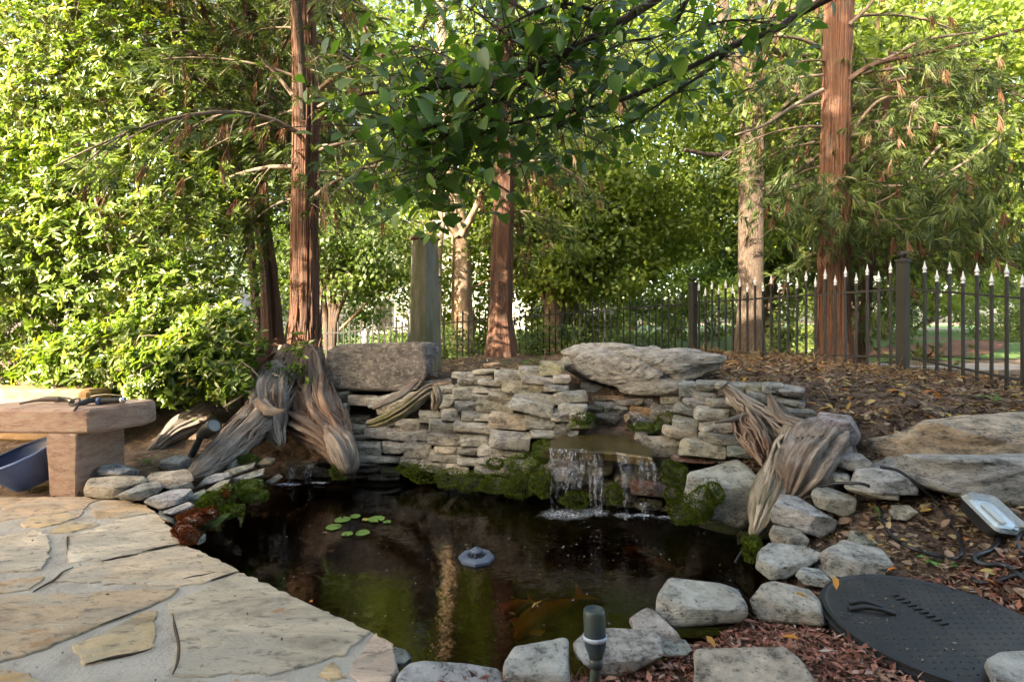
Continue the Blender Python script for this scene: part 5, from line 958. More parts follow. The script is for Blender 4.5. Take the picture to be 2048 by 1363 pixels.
for k_, (pth, rd) in enumerate([([P(612, 690, 4.72), P(622, 760, 4.5), P(632, 815, 4.28), P(660, 862, 4.05), P(685, 900, 3.9), P(704, 945, 3.78)], [.10, .15, .19, .15, .10, .05]), ([P(590, 700, 4.7), P(570, 760, 4.55), P(556, 800, 4.4), P(543, 858, 4.2)], [.13, .17, .14, .06]), ([P(575, 690, 4.8), P(548, 720, 4.75), P(520, 760, 4.6), P(493, 815, 4.4)], [.10, .13, .12, .06])]): fibres('fibres', pth, rd, 130, (M_ROOT, M_ROOT, M_RED)[k_], tA, 20 + k_)
fibres('bark_strips', [P(604, 745, 4.8), P(606, 690, 4.88), P(610, 620, 4.9), P(609, 450, 4.9), P(612, 200, 4.9), P(606, 0, 4.9), P(606, -120, 4.9)], [.21, .16, .128, .115, .11, .102, .10], 260, M_RED, tA, 31, L=(.06, .22), r=(.004, .010), wander=.03)
# slim second cedar behind and the leaning stem at top left
cedar('slim red cedar just left of and behind the bared root cedar', (-3.05, 6.3, .2), [P(548, 730, 6.3), P(540, 560, 6.3), P(520, 400, 6.3), P(508, 200, 6.3), P(500, 0, 6.3), P(495, -300, 6.3)], [.14, .10, .095, .09, .085, .06], 40, 3.0, 7.5, .8, 1.7, 40, .08, 102, seg=18)
cedar('dark cedar leaning across the top left corner', (-3.0, 6.8, .2), [P(520, 720, 6.9), P(490, 400, 6.7), P(440, 225, 6.2), P(380, 110, 5.9), P(310, 0, 5.6), P(230, -120, 5.3)], [.05, .06, .085, .08, .075, .06], 44, 3.4, 6.2, .8, 1.9, 44, .14, 103, trunk_mat=M_GREYBARK, seg=16)
# centre cedar
cedar('centre cedar with red brown trunk standing behind the wall', (-.17, 7.5, .45), [(-.17, 7.5, .38), P(1002, 690, 7.5), P(1001, 640, 7.5), P(1004, 500, 7.5), P(1008, 350, 7.5), P(1012, 100, 7.5), P(1015, -150, 7.5), (-.05, 7.5, 9)], [.25, .21, .165, .15, .14, .12, .11, .05], 58, 2.55, 8.8, 1.0, 2.1, 50, .10, 104, seg=22, avoid=lambda az, z: (z < 2.9 and math.sin(az) < -.3) or (z < 4.4 and math.cos(az - R(227)) > .5))
# right cedar
tE, _ = cedar('big right cedar with sun flecked trunk just behind the fence', (4.55, 7.25, .45), [(4.53, 7.25, .35), P(1668, 705, 7.25), P(1667, 640, 7.25), P(1668, 450, 7.25), P(1672, 250, 7.25), P(1677, 0, 7.25), P(1680, -200, 7.25), (4.6, 7.25, 10)], [.29, .24, .195, .18, .172, .162, .15, .06], 34, 3.0, 9, 1.2, 2.4, 40, .12, 105, seg=30, avoid=lambda az, z: math.sin(az) < -.45)
for pth, r0 in [([P(1698, 160, 7.1), P(1740, 132, 6.9), P(1800, 116, 6.8), P(1900, 95, 6.7), P(2060, 55, 6.6)], .04), ([P(1700, 155, 7.1), P(1790, 110, 7.0), P(1850, 80, 6.9), P(1950, 65, 6.9)], .03), ([P(1700, 270, 7.2), P(1760, 200, 7.0), P(1840, 195, 6.9), P(1930, 190, 6.8)], .028), ([P(1700, 272, 7.1), P(1790, 258, 7.0), P(1900, 255, 6.9), P(2000, 258, 6.8)], .025), ([P(1645, 98, 7.1), P(1600, 78, 7.0), P(1540, 72, 6.9)], .03), ([P(1645, 180, 7.1), P(1590, 210, 6.9), P(1530, 250, 6.7), P(1470, 270, 6.6)], .03), ([P(1698, 50, 7.1), P(1740, 10, 7), P(1770, -40, 6.9)], .03), ([P(1645, 150, 7.1), P(1570, 160, 7), P(1490, 185, 6.9)], .024), ([P(1740, 372, 7.0), P(1850, 365, 6.7), P(1950, 310, 6.6), P(2005, 250, 6.5), P(2003, 190, 6.5)], .02), ([P(1880, 290, 6.9), P(1800, 380, 6.8), P(1720, 420, 6.9)], .02)]:
    tubeobj('limb', pth, np.linspace(r0, r0 * .45, len(pth)), M_TWIG if r0 < .035 else M_RED, tE, seg=8, sub=5)
fibres('bark_strips', [P(1668, 705, 7.25), P(1667, 640, 7.25), P(1668, 450, 7.25), P(1672, 250, 7.25), P(1677, 0, 7.25), P(1680, -200, 7.25)], [.24, .195, .18, .172, .162, .15], 320, M_RED, tE, 32, L=(.06, .2), r=(.005, .012), wander=.02)
# extra sprays hanging low on the right cedar
def sprays(parent, lst, seed, blade=(.17, .012), dead=.1, n_per=15):
    global rng
    rng = np.random.default_rng(seed); tb = []; db = []
    for px, py, Y, rx, ry, n in lst:
        c = P(px, py, Y); q = c + np.c_[rng.normal(size=n) * rx / FPX * Y * .55, rng.normal(size=n) * .3, rng.normal(size=n) * ry / FPX * Y * .5]; k = rng.random(n) < dead; tb.append(q[~k]); db.append(q[k])
    tb = np.concatenate(tb); db = np.concatenate(db); blade_obj('hanging_sprays', tb, unit(rng.normal(size=tb.shape) * .6 + np.array([0, -.2, -.55])), n_per, *blade, .8, .35, ML_CEDAR, parent)
    if len(db): blade_obj('dead_sprays', db, unit(rng.normal(size=db.shape) * .25 + np.array([0, 0, -1])), n_per, blade[0], blade[1], .5, .3, ML_DEAD, parent)
sprays(tE, [(1800, 440, 6.6, 110, 80, 170), (1640, 440, 6.7, 90, 60, 110), (1900, 400, 6.5, 100, 70, 130), (1570, 380, 6.8, 60, 50, 50), (1990, 330, 6.3, 60, 90, 90), (1790, 560, 7.2, 60, 90, 90), (1760, 650, 7.3, 40, 40, 30), (1840, 690, 7.2, 40, 25, 18), (1900, 150, 6.5, 120, 80, 90), (1790, 300, 6.6, 60, 60, 60), (1560, 150, 6.8, 60, 60, 50), (1980, 480, 6.4, 70, 60, 90)], 61)
cedar('young cedar with two thin stems right of the big right cedar', (5.2, 7.6, .3), [(5.15, 7.55, .3), P(1732, 620, 7.5), P(1738, 540, 7.5), P(1752, 420, 7.5), P(1770, 250, 7.5), P(1780, 100, 7.5)], [.07, .06, .055, .05, .04, .02], 40, 1.5, 5.0, .7, 1.6, 36, .06, 106, seg=12)
# broadleaf trunks
tD = broadtree('grey trunked broadleaf tree behind the fence left of the right cedar', (4.4, 9.6, .3), [(4.42, 9.6, .2), P(1497, 690, 9.6), P(1500, 620, 9.6), P(1502, 400, 9.6), P(1506, 200, 9.6), P(1512, 90, 9.6), P(1518, -100, 9.6)], [.36, .28, .225, .215, .21, .20, .14], [(4.6, 10.5, 6.5, 3.2, 2.0, 2.2), (3.0, 11, 5.0, 2.0, 1.6, 1.6), (6.6, 10.5, 5.2, 2.0, 1.6, 1.8), (5.0, 11.5, 3.4, 2.0, 1.4, 1.2)], 15000, .12, ML_BG, M_GREYBARK, 107)
for pth, r0 in [([P(1497, 170, 9.6), P(1470, 110, 9.6), P(1452, 60, 9.6), P(1440, -40, 9.6)], .15), ([P(1520, 120, 9.6), P(1545, 60, 9.6), P(1560, -30, 9.6)], .15), ([P(1478, 300, 9.5), P(1430, 310, 9.3), P(1370, 300, 9.1)], .05), ([P(1525, 260, 9.5), P(1570, 210, 9.4), P(1620, 175, 9.3)], .04)]: tubeobj('limb', pth, np.linspace(r0, r0 * .7, len(pth)), M_GREYBARK, tD, seg=12, ridge=.05)
tC = broadtree('gnarled pale trunked tree behind the fence right of the stone pillar', (-1.1, 11, .1), [P(926, 700, 11), P(924, 600, 11), P(922, 480, 11), P(905, 380, 11), P(896, 280, 11), P(888, 150, 11), P(880, 0, 11)], [.27, .22, .21, .17, .15, .12, .1], [(-1.6, 11.8, 5.6, 2.4, 1.6, 1.8), (-2.8, 12, 3.8, 1.6, 1.2, 1.2), (.2, 12, 4.2, 1.8, 1.2, 1.4), (-.4, 11.6, 2.4, 1.6, .9, .8)], 14000, .11, ML_BG, M_PALEBARK, 108)
for pth in ([P(915, 470, 10.8), P(880, 420, 10.6), P(868, 360, 10.5), P(860, 300, 10.4)], [P(922, 470, 10.8), P(950, 420, 10.6), P(962, 380, 10.5)], [P(880, 690, 10.6), P(876, 600, 10.6), P(880, 500, 10.6), P(890, 420, 10.6)]): tubeobj('limb', pth, np.linspace(.09, .04, len(pth)), M_PALEBARK, tC, seg=10)
tM = broadtree('multi stemmed crape myrtle behind the left fence run', (-3.4, 10, -.1), [P(655, 700, 10), P(650, 620, 10), P(640, 560, 10), P(628, 500, 10)], [.07, .06, .05, .04], [(-3.6, 10.4, 2.7, 1.6, 1.1, .9), (-2.6, 10.3, 2.3, 1.2, 1, .8), (-4.6, 10.6, 2.4, 1.2, 1, .9), (-3.5, 9.8, 2.0, .9, .6, .5)], 11000, .09, ML_BGD, M_DTWIG, 109)
for dx, tx in ((6, 672), (10, 690), (2, 655), (14, 706)): tubeobj('stem', [P(655 + dx * .8, 700, 10), P(660 + dx, 630, 10), P(tx, 560, 10), P(tx + (tx - 660) * .7, 500, 10)], [.06, .05, .04, .025], M_DTWIG, tM, seg=8)
# trees filling the background
BGT = [('tall sunlit tree far behind the great boulder', (1.6, 14), 9, [(1.2, 14, 6.2, 3, 2, 2.4), (2.6, 13.2, 3.4, 2.4, 1.6, 1.6), (.3, 13.4, 3.6, 2.2, 1.5, 1.5), (1.5, 12.6, 2.3, 2.4, 1, .8), (2.6, 14, 8.6, 3, 2, 2)], 30000, .14, ML_BG, 121),
 ('bushy tree with drooping limbs right of the centre cedar', (.9, 11.4), 6, [(.9, 11.4, 3.0, 1.9, 1.2, 1.3), (1.6, 11.0, 2.1, 1.6, .9, .7), (.4, 11.6, 4.6, 1.8, 1.2, 1.2), (2.1, 11.4, 3.4, 1.5, 1, 1.2)], 22000, .11, ML_BG, 122),
 ('sunlit tree far right beyond the lawn', (11, 17), 10, [(11, 17, 6.5, 3.4, 2.4, 3), (8.6, 16, 4.6, 2.4, 1.8, 2), (13.5, 16.5, 4.6, 2.6, 1.8, 2.2), (11, 16, 9.4, 3, 2, 2)], 24000, .17, ML_BG, 123),
 ('leafy tree overhanging the right fence corner', (11.8, 11), 7, [(8.6, 11, 4.2, 2.0, 1.6, 1.6), (7.2, 10.4, 5.6, 1.8, 1.4, 1.4), (9.8, 10.6, 6.2, 2.2, 1.6, 1.8), (10.5, 10, 3.4, 1.4, 1.2, 1.2)], 22000, .13, ML_BG, 124),
 ('broad green tree right of the grey trunk at mid distance', (7.2, 14.5), 9, [(7.0, 14.5, 4.2, 2.2, 1.5, 1.9), (6.2, 14, 7.2, 2.4, 1.6, 1.9), (8.2, 14, 2.4, 1.4, 1, .9)], 17000, .15, ML_BGD, 125),
 ('dark green tree left of the stone pillar at mid distance', (-5.6, 13.5), 9, [(-5.2, 13.5, 4.4, 2.4, 1.6, 2), (-3.6, 13, 6.6, 2.4, 1.6, 2), (-6.6, 13, 7.2, 2.4, 1.6, 2.2), (-4.2, 12.6, 2.4, 1.8, 1, .9)], 22000, .14, ML_BGD, 126),
 ('tall tree behind the leafy left shrub', (-9.5, 12), 10, [(-9.2, 12, 4.6, 2.4, 1.8, 2.4), (-7.6, 11.4, 7.0, 2.2, 1.6, 2), (-11, 11.5, 7.4, 2.4, 1.8, 2.2), (-10.8, 11, 3, 2, 1.4, 1.6)], 18000, .15, ML_BG, 127),
 ('tall tree crown high behind the centre cedar', (-.6, 17), 12, [(-3, 17, 9.4, 2.8, 1.8, 2.4), (.2, 17.5, 10.4, 2.6, 1.8, 2.4), (-5.8, 17, 10.6, 2.6, 1.8, 2.4), (3.4, 17.5, 11.4, 2.6, 1.8, 2.2)], 20000, .17, ML_BG, 132),
 ('tall tree crown high above the right lawn', (9.5, 14), 11, [(8.0, 14, 9.4, 2.4, 1.6, 2), (11.5, 13.5, 8.6, 2.2, 1.6, 2), (13.6, 13, 6.4, 2, 1.5, 2)], 16000, .16, ML_BG, 133),
 ('far tree behind the white house', (-2.4, 40), 16, [(-4, 40, 10.5, 6, 3, 4), (3, 41, 11, 6, 3, 4.5), (-11, 40, 10, 6, 3, 5)], 12000, .38, ML_BGD, 128),
 ('far tree standing past the lawn at centre right', (7, 30), 14, [(7, 30, 8, 5, 3, 4.5), (12, 31, 7, 4, 3, 4), (3.5, 29, 6, 3, 2, 3), (9, 29, 3, 5, 2, 2)], 18000, .30, ML_BG, 129),
 ('far tree beyond the right hedge', (20, 26), 14, [(19, 26, 7, 4, 3, 4.5), (24, 25, 6, 4, 3, 4), (27, 23, 8, 4, 3, 5), (21, 24, 3, 3, 2, 2)], 17000, .30, ML_BG, 130),
 ('far tree at the left horizon', (-17, 24), 13, [(-17, 24, 6.5, 4, 3, 4), (-22, 23, 7, 4, 3, 5), (-12, 25, 7.5, 4, 3, 4)], 15000, .28, ML_BGD, 131)]
for lab, (x, y), h, bl, n, lf, mt, sd in BGT:
    g = float(hground([x], [y])[0]); broadtree(lab, (x, y, g), [(x, y, g - .1), (x + .05, y, g + h * .25), (x - .1, y, g + h * .5), (x + .1, y, g + h * .75)], [.28, .22, .18, .1], bl, n, lf, mt, M_GREYBARK, sd, limbs=24)
for lab, bl, n, lf, mt, sd in [('clipped pale green hedge beyond the right fence', [(16.6, 17, 1.1, 1.5, 1, .8), (18.6, 17.4, 1.2, 1.5, 1, .9), (20.5, 17.6, 1.2, 1.5, 1, .9)], 9000, .09, ML_HEDGE, 141), ('upright green bush between the grey trunk and right cedar', [(6.6, 11.4, .9, .75, .6, .8), (6.4, 11.2, .5, .8, .6, .4)], 3500, .08, ML_HEDGE, 142), ('rounded bush behind the centre fence run', [(1.05, 11.5, .6, .8, .6, .65), (1.9, 11.8, .6, .7, .6, .6)], 4000, .08, ML_HEDGE, 143), ('low dark azalea at the fence behind the great boulder', [(2.2, 8.9, .65, .55, .35, .28), (1.75, 8.8, .6, .35, .3, .25)], 2500, .06, ML_BGD, 144), ('brown and green undergrowth by the centre cedar foot', [(.75, 8.6, .6, .55, .35, .35), (.2, 8.8, .55, .4, .3, .3)], 1800, .06, ML_BGD, 145),
    ('dark undergrowth behind the fence left of the pillar', [(-2.2, 9.9, .3, .9, .5, .5), (-1.4, 10.2, .4, .7, .5, .5)], 3200, .07, ML_BGD, 146), ('sunny bush behind the fence far left', [(-4.6, 10.2, .3, 1, .6, .6), (-6, 10.4, .4, 1, .7, .7)], 4000, .08, ML_HEDGE, 147), ('dark round bush on the far right lawn', [(13.5, 19, 1.1, 1.4, 1.2, 1.0)], 3000, .11, ML_BGD, 148), ('pale bush at the far lawn edge behind the fence post', [(4.4, 18, 1.0, 1.6, .9, .8), (7.2, 18.5, 1.0, 1.4, .9, .9), (2.4, 18.5, 1, 1.4, .9, .9)], 5000, .13, ML_HEDGE, 149)]:
    shrub(lab, bl[0][:3], bl, n, lf, mt, sd)

broadtree('unseen tree added left of the viewer to fleck the trunks with shadow', (-5.8, .9, 0), [(-5.8, .9, -.1), (-5.8, .95, 2), (-5.75, 1.0, 4), (-5.7, 1.0, 5.5)], [.12, .09, .06, .03], [(-5.8, 1.0, 4.3, .42, .5, .9), (-5.7, 1.0, 5.6, .45, .5, .8)], 420, .13, ML_BGD, M_GREYBARK, 151, group='unseen trees added for their shade')  # out of view, added so its sparse leaves dapple the left trunks
broadtree('unseen tall thin tree added against the house to fleck the right trunks with shadow', (-2.6, -.75, 0), [(-2.6, -.75, -.1), (-2.6, -.7, 3), (-2.55, -.6, 6.5), (-2.5, -.5, 9.5)], [.13, .11, .08, .04], [(-2.5, -.5, 8.8, 1.0, .9, 1.0), (-2.2, -.6, 10.4, 1.0, .9, .9), (-1.2, -.8, 9.6, .9, .7, .9), (-3.4, -.4, 9.8, .8, .7, .8)], 2200, .2, ML_BGD, M_GREYBARK, 152, group='unseen trees added for their shade')  # also unseen, put in the sun's path to dapple the right cedar
# understory hiding the far houses
for lab, bl, n, lf, mt, sd in [('leafy understory thicket behind the centre fence run', [(-.2, 13.5, 1.5, 1.8, .9, 1.3), (-1.8, 14.2, 1.3, 1.3, .8, 1.2), (1.8, 15, 1.8, 1.8, 1, 1.4), (4.6, 15.5, 2.2, 1.6, 1, 1.2)], 13000, .11, ML_BG, 161), ('dark thicket between the stone pillar and the left cedar', [(-3.2, 15, 1.6, 1.6, .9, 1.3), (-5.6, 15, 1.8, 1.8, 1, 1.6), (-8.2, 15, 1.6, 1.6, 1, 1.5)], 9000, .11, ML_BGD, 162), ('tall green thicket beyond the right lawn', [(9.5, 21, 2.4, 2.5, 1.2, 1.9), (14.5, 21.5, 2.4, 2.5, 1.2, 2), (19, 20, 2.4, 2.5, 1.2, 2)], 9000, .15, ML_BG, 163)]:
    shrub(lab, bl[0][:3], bl, n, lf, mt, sd)

# ---------------------------------------------------------------- the big leafy shrub on the left
rng = np.random.default_rng(55)
sh = thing('rhododendron', (-3.6, 4.7, .3), 'large sunlit broadleaf shrub filling the left side behind the bench', 'shrub')
SB = [(-3.75, 4.95, 1.6, 1.25, .95, 1.4), (-4.8, 4.7, 1.5, 1.2, 1.0, 1.5), (-2.95, 4.65, .95, .66, .55, .68), (-4.4, 5.2, 3.2, 1.5, 1.0, 1.45), (-2.42, 4.12, .62, .34, .28, .26), (-3.1, 5.6, 2.5, .72, .55, .8), (-3.3, 4.2, .70, .7, .35, .35), (-5.3, 4.4, .8, .8, .6, .7), (-2.42, 4.2, .86, .42, .26, .30), (-2.72, 3.98, .62, .34, .24, .28), (-2.2, 4.0, .52, .2, .14, .12)]
WC, WD, TW = [], [], []
for b, k in zip(SB, (2000, 1900, 700, 2400, 210, 560, 420, 420, 300, 230, 60)):
    d = rdir(k); d = np.where((d[:, 1:2] > .3), d * np.array([1, -1, 1]), d); r = 1 - np.abs(rng.normal(size=(k, 1))) * .30; r = np.maximum(r, .1)
    lump = 1 + .12 * wob(d, int(b[0] * -10), 5, 2)[:, None]
    c = np.array(b[:3]) + d * r * lump * np.array(b[3:]); WC.append(c); WD.append(unit(d * .6 + np.array([-.35, -.45, .5]) + rng.normal(size=(k, 3)) * .4))
    for q in range(0, k, 9): m_ = np.array(b[:3]) + (c[q] - np.array(b[:3])) * .45 + rng.normal(size=3) * .1; TW.append((np.array([m_, (m_ + c[q]) / 2 + rng.normal(size=3) * .05, c[q]]), np.array([.007, .005, .003])))
WC, WD = np.concatenate(WC), np.concatenate(WD)
lo = WC[:, 2] > .22; WC, WD = WC[lo], WD[lo]
npw = 8; b = np.repeat(WC, npw, 0); ax = np.repeat(WD, npw, 0); n = len(b); b = b + rng.normal(size=(n, 3)) * .012 - ax * rng.random((n, 1)) * .05
D = unit(ax * rng.uniform(.15, .7, (n, 1)) + perp(ax)); N = unit(ax - (ax * D).sum(1, keepdims=True) * D); L = rng.uniform(.045, .085, n)
V, F, r = leafset(b, D, N, L, L * rng.uniform(.36, .46, n), .35, .18, r=np.clip(np.repeat(rng.random(len(WC)), npw) * .8 + rng.random(n) * .2, 0, 1))
obj('foliage', V, F, ML_SHRUB, sh, attr=r)
for k in range(14):
    b_ = SB[k % 4]; e = np.array(b_[:3]) + rdir(1)[0] * np.array(b_[3:]) * .8; s0 = np.array([-3.8 + rng.normal() * .3, 5.0 + rng.normal() * .2, .25])
    tubeobj('stem', [s0, s0 * .6 + e * .4 + rng.normal(size=3) * .15, e], [.03, .02, .008], M_PTWIG, sh, seg=7)
tubes('twigs', TW, M_PTWIG, sh, seg=4, sub=2, cap=False)
# small sprig growing on the cedar root
sg = thing('seedling_sprig', P(590, 730, 4.3), 'leafy green sprig sprouting across the left cedar roots', 'sprig')
WC = np.concatenate([P(px, py, 4.25) + rng.normal(size=(m, 3)) * .05 for px, py, m in ((600, 690, 8), (575, 745, 7), (545, 750, 6), (610, 745, 5), (520, 790, 6))]); b = np.repeat(WC, 7, 0); ax = unit(np.tile([0, -.3, 1.], (len(b), 1)) + rng.normal(size=(len(b), 3)) * .3); D = unit(ax * .3 + perp(ax)); N = unit(ax - (ax * D).sum(1, keepdims=True) * D); L = rng.uniform(.05, .08, len(b))
V, F, r = leafset(b, D, N, L, L * .42); obj('leaves', V, F, ML_SHRUB, sg, attr=r * .6)
tubes('stems', [(np.array([P(560, 770, 4.3), P(575, 748, 4.25), P(600, 690, 4.25)]), np.array([.004, .003, .002])), (np.array([P(560, 770, 4.3), P(610, 748, 4.25)]), np.array([.004, .002]))], M_PTWIG, sg, seg=4)

# ---------------------------------------------------------------- overhanging cherry branches
rng = np.random.default_rng(77)
ch = thing('cherry_tree', (3.8, 1.7, 0), 'cherry branches with big dark leaves hanging across the top', 'tree')
tubeobj('trunk', [(3.9, 1.7, -.05), (3.8, 1.75, 1.4), (3.55, 1.9, 2.6), (3.0, 2.2, 3.2)], [.14, .12, .10, .07], M_GREYBARK, ch, seg=18, ridge=.05)
BR = [([(3.0, 2.2, 3.2), P(1640, 5, 3.1), P(1560, 55, 3.1), P(1460, 95, 3.1), P(1350, 150, 3.05), P(1270, 190, 3.05), P(1180, 215, 3.0), P(1050, 240, 2.95)], .028), ([(3.0, 2.2, 3.2), P(1500, -120, 2.9), P(1310, 0, 2.9), P(1240, 45, 2.85), P(1160, 90, 2.8), P(1090, 125, 2.8), P(1000, 160, 2.75), P(900, 175, 2.75), P(800, 178, 2.8), P(715, 190, 2.85)], .034), ([P(1460, 95, 3.1), P(1430, 130, 3.1), P(1380, 165, 3.1), P(1330, 200, 3.1), P(1260, 245, 3.1), P(1200, 262, 3.1)], .014), ([P(1160, 90, 2.8), P(1100, 130, 2.8), P(1020, 190, 2.75), P(950, 220, 2.75), P(880, 280, 2.75), P(800, 310, 2.8), P(730, 330, 2.85)], .018), ([P(1400, -60, 2.95), P(1340, 60, 3.0), P(1250, 85, 3.0), P(1180, 120, 3.0)], .012), ([P(1090, 125, 2.8), P(1000, 60, 2.75), P(930, 10, 2.75)], .012), ([P(950, 220, 2.75), P(900, 330, 2.8), P(860, 390, 2.85)], .009), ([P(880, 175, 2.75), P(830, 120, 2.75), P(805, 60, 2.75)], .009), ([P(1560, 55, 3.1), P(1480, 40, 3.1), P(1380, 60, 3.1), P(1290, 110, 3.05)], .010), ([P(1180, 215, 3.0), P(1110, 260, 3.0), P(1040, 330, 3.0)], .009), ([P(1240, 45, 2.85), P(1150, 10, 2.7), P(1080, 20, 2.6), P(1000, 60, 2.5)], .012), ([P(1000, 160, 2.75), P(900, 240, 2.65), P(820, 260, 2.6), P(760, 250, 2.6)], .009), ([P(1050, 240, 2.95), P(960, 270, 2.9), P(880, 330, 2.85), P(770, 400, 2.9)], .009)]
LC = []
def gleaves(path, r0, n):
    path = np.array(path); tubeobj('branch', path, np.linspace(r0, r0 * .3, len(path)), M_DTWIG, ch, seg=8, sub=6, gnarl=.002)
    s = rng.random(n) * (len(path) - 1); i = np.minimum(s.astype(int), len(path) - 2); return path[i] + (path[i + 1] - path[i]) * (s - i)[:, None]
tw = []
for (pth, r0), n in zip(BR, (80, 140, 70, 130, 46, 64, 64, 54, 64, 60, 100, 96, 80)):
    c = gleaves(pth, r0, n); c = c[(c[:, 2] < 1 + .72 * c[:, 1]) & (c[:, 1] > 2.3)]; e = c + rng.normal(size=c.shape) * np.array([.17, .22, .12]) + np.array([0, 0, -.05])
    tw += [(np.array([a_, (a_ + b_) / 2 + np.array([0, 0, .02]), b_]), np.array([.004, .003, .002])) for a_, b_ in zip(c[::2], e[::2])]; LC.append(e); LC.append(e[rng.random(len(e)) < .5] + rng.normal(size=3) * .03)
LC = np.concatenate(LC); n = len(LC); D = unit(rng.normal(size=(n, 3)) * np.array([.8, .8, .35]) + np.array([-.35, -.15, -.45])); N = perp(D, np.array([-.15, -.45, .9])); L = rng.uniform(.06, .122, n); Wd = L * rng.uniform(.54, .72, n)
S = np.cross(D, N); prof = [(0, .0), (.1, .30), (.28, .47), (.5, .5), (.72, .38), (.88, .18), (1.0, 0)]
V = []; F = []; st = len(prof)
for j, (t_, w_) in enumerate(prof):
    cen = LC + D * (L * t_)[:, None] - N * (L * .16 * t_ * t_)[:, None]
    up = N * (Wd * w_ * .30)[:, None]; V += [cen + S * (Wd * w_)[:, None] + up, cen, cen - S * (Wd * w_)[:, None] + up]
V = np.stack(V, 1).reshape(-1, 3); k = 3 * st; base = np.arange(n)[:, None] * k; fs = []
for j in range(st - 1): fs += [[3 * j, 3 * j + 1, 3 * j + 4, 3 * j + 3], [3 * j + 1, 3 * j + 2, 3 * j + 5, 3 * j + 4]]
F = (base[:, None, :] + np.array(fs)[None]).reshape(-1, 4)
obj('foliage', V, F, ML_CHERRY, ch, attr=np.repeat(rng.random(n), len(fs)), smooth=True); tubes('twigs', tw, M_DTWIG, ch, seg=4, sub=2, cap=False)

# ---------------------------------------------------------------- litter, mulch, moss, seedlings
rng = np.random.default_rng(99)
def scatter(name, label, n, x0, x1, y0, y1, test, L, Wd, mat, lift, tilt=.35, kindf=leafset, cat='leaf litter'):
    X = rng.uniform(x0, x1, n * 3); Y = rng.uniform(y0, y1, n * 3); d = sdist(X, Y, POND); k = (d > .12) & test(X, Y); X, Y = X[k][:n], Y[k][:n]; n = len(X)
    Pn = np.c_[X, Y, hground(X, Y) + lift * rng.random(n) + .004]; D = unit(np.c_[rng.normal(size=(n, 2)), rng.normal(size=n) * tilt * .6]); N = perp(D, np.array([0, 0, 1.8])); l = L * rng.uniform(.4, 1.4, n); wv = l * Wd * rng.uniform(.4, 1.7, n)
    V, F, r = leafset(Pn, D, N, l, wv, .3, .12) if kindf is leafset else diamonds(Pn, D, N, l, wv)
    return tag(obj(name, V, F, mat, None, attr=r), label, kind='stuff')
notpat = lambda x, y: ~((x < -.2) & (y < 3.0)) & (np.hypot(x - lc[0], y - lc[1]) > lr_ + .01)
front = lambda x, y: notpat(x, y) & (x > -.3) & (y < 2.05 - .02 * x)
scatter('red_bark_mulch', 'shredded red bark mulch along the near pond rim', 26000, -.3, 3.0, 1.15, 2.1, front, .034, .26, ML_CHIP, .026, .5, diamonds)
scatter('red_bark_fines', 'fine red bark crumbs between the mulch chips', 9000, -.3, 2.2, 1.15, 2.1, front, .013, .5, ML_CHIP, .012, .4, diamonds)
rbank = lambda x, y: notpat(x, y) & (x > 1.0) & (y > 1.75) & (y < 3.2)
scatter('leaf_litter', 'brown curled leaves on the slope below the ledge rock', 8000, 1.0, 4.2, 1.75, 3.2, rbank, .044, .48, ML_LIT, .025, .5); scatter('leaf_litter', 'crumbled bark and needles on the slope below the ledge rock', 20000, 1.0, 4.2, 1.75, 3.2, rbank, .024, .25, ML_LIT, .014, .5, diamonds)
terr = lambda x, y: notpat(x, y) & (y > 3.0) & (x > -1.9)
scatter('needle_litter', 'brown cedar needles and twigs carpeting the terrace', 42000, -1.9, 6.5, 3.0, 9.5, terr, .085, .07, ML_NEED, .03, .35, diamonds); scatter('leaf_litter', 'yellow brown fallen leaves strewn over the terrace', 14000, .9, 6.5, 3.0, 8.0, terr, .06, .42, ML_LIT, .03, .5); scatter('leaf_litter', 'broad yellow leaves scattered in front of the fence', 420, 1.8, 6.2, 3.2, 6.5, terr, .085, .42, ML_YEL, .03, .4)
scatter('needle_litter', 'cedar needles and dead leaves under the shrub and around the bench', 12000, -5.5, -1.4, 2.95, 7.5, lambda x, y: sdist(x, y, POND) > .1, .06, .10, ML_NEED, .02, .35, diamonds)
# dry grassy tangle at the fence foot
k = 240; X = rng.uniform(2.9, 6, k); t_ = rng.random(k); X = np.where(t_ < .7, 4.3 - rng.random(k) * 1.6, 4.4 + rng.random(k) * .8); Y = np.where(t_ < .7, 5.6 + (4.3 - X) * 1.55 + rng.normal(size=k) * .16 - .1, 5.5 - (X - 4.4) * 2.6 + rng.normal(size=k) * .12)
q = np.c_[X, Y, hground(X, Y) + .02]; tag(blade_obj('dry_tangle', q, unit(np.c_[rng.normal(size=(k, 2)) * .7, np.full(k, .45)]), 9, .20, .007, .9, .55, ML_NEED, None), 'dead cedar twigs and straw along the fence foot', kind='stuff')
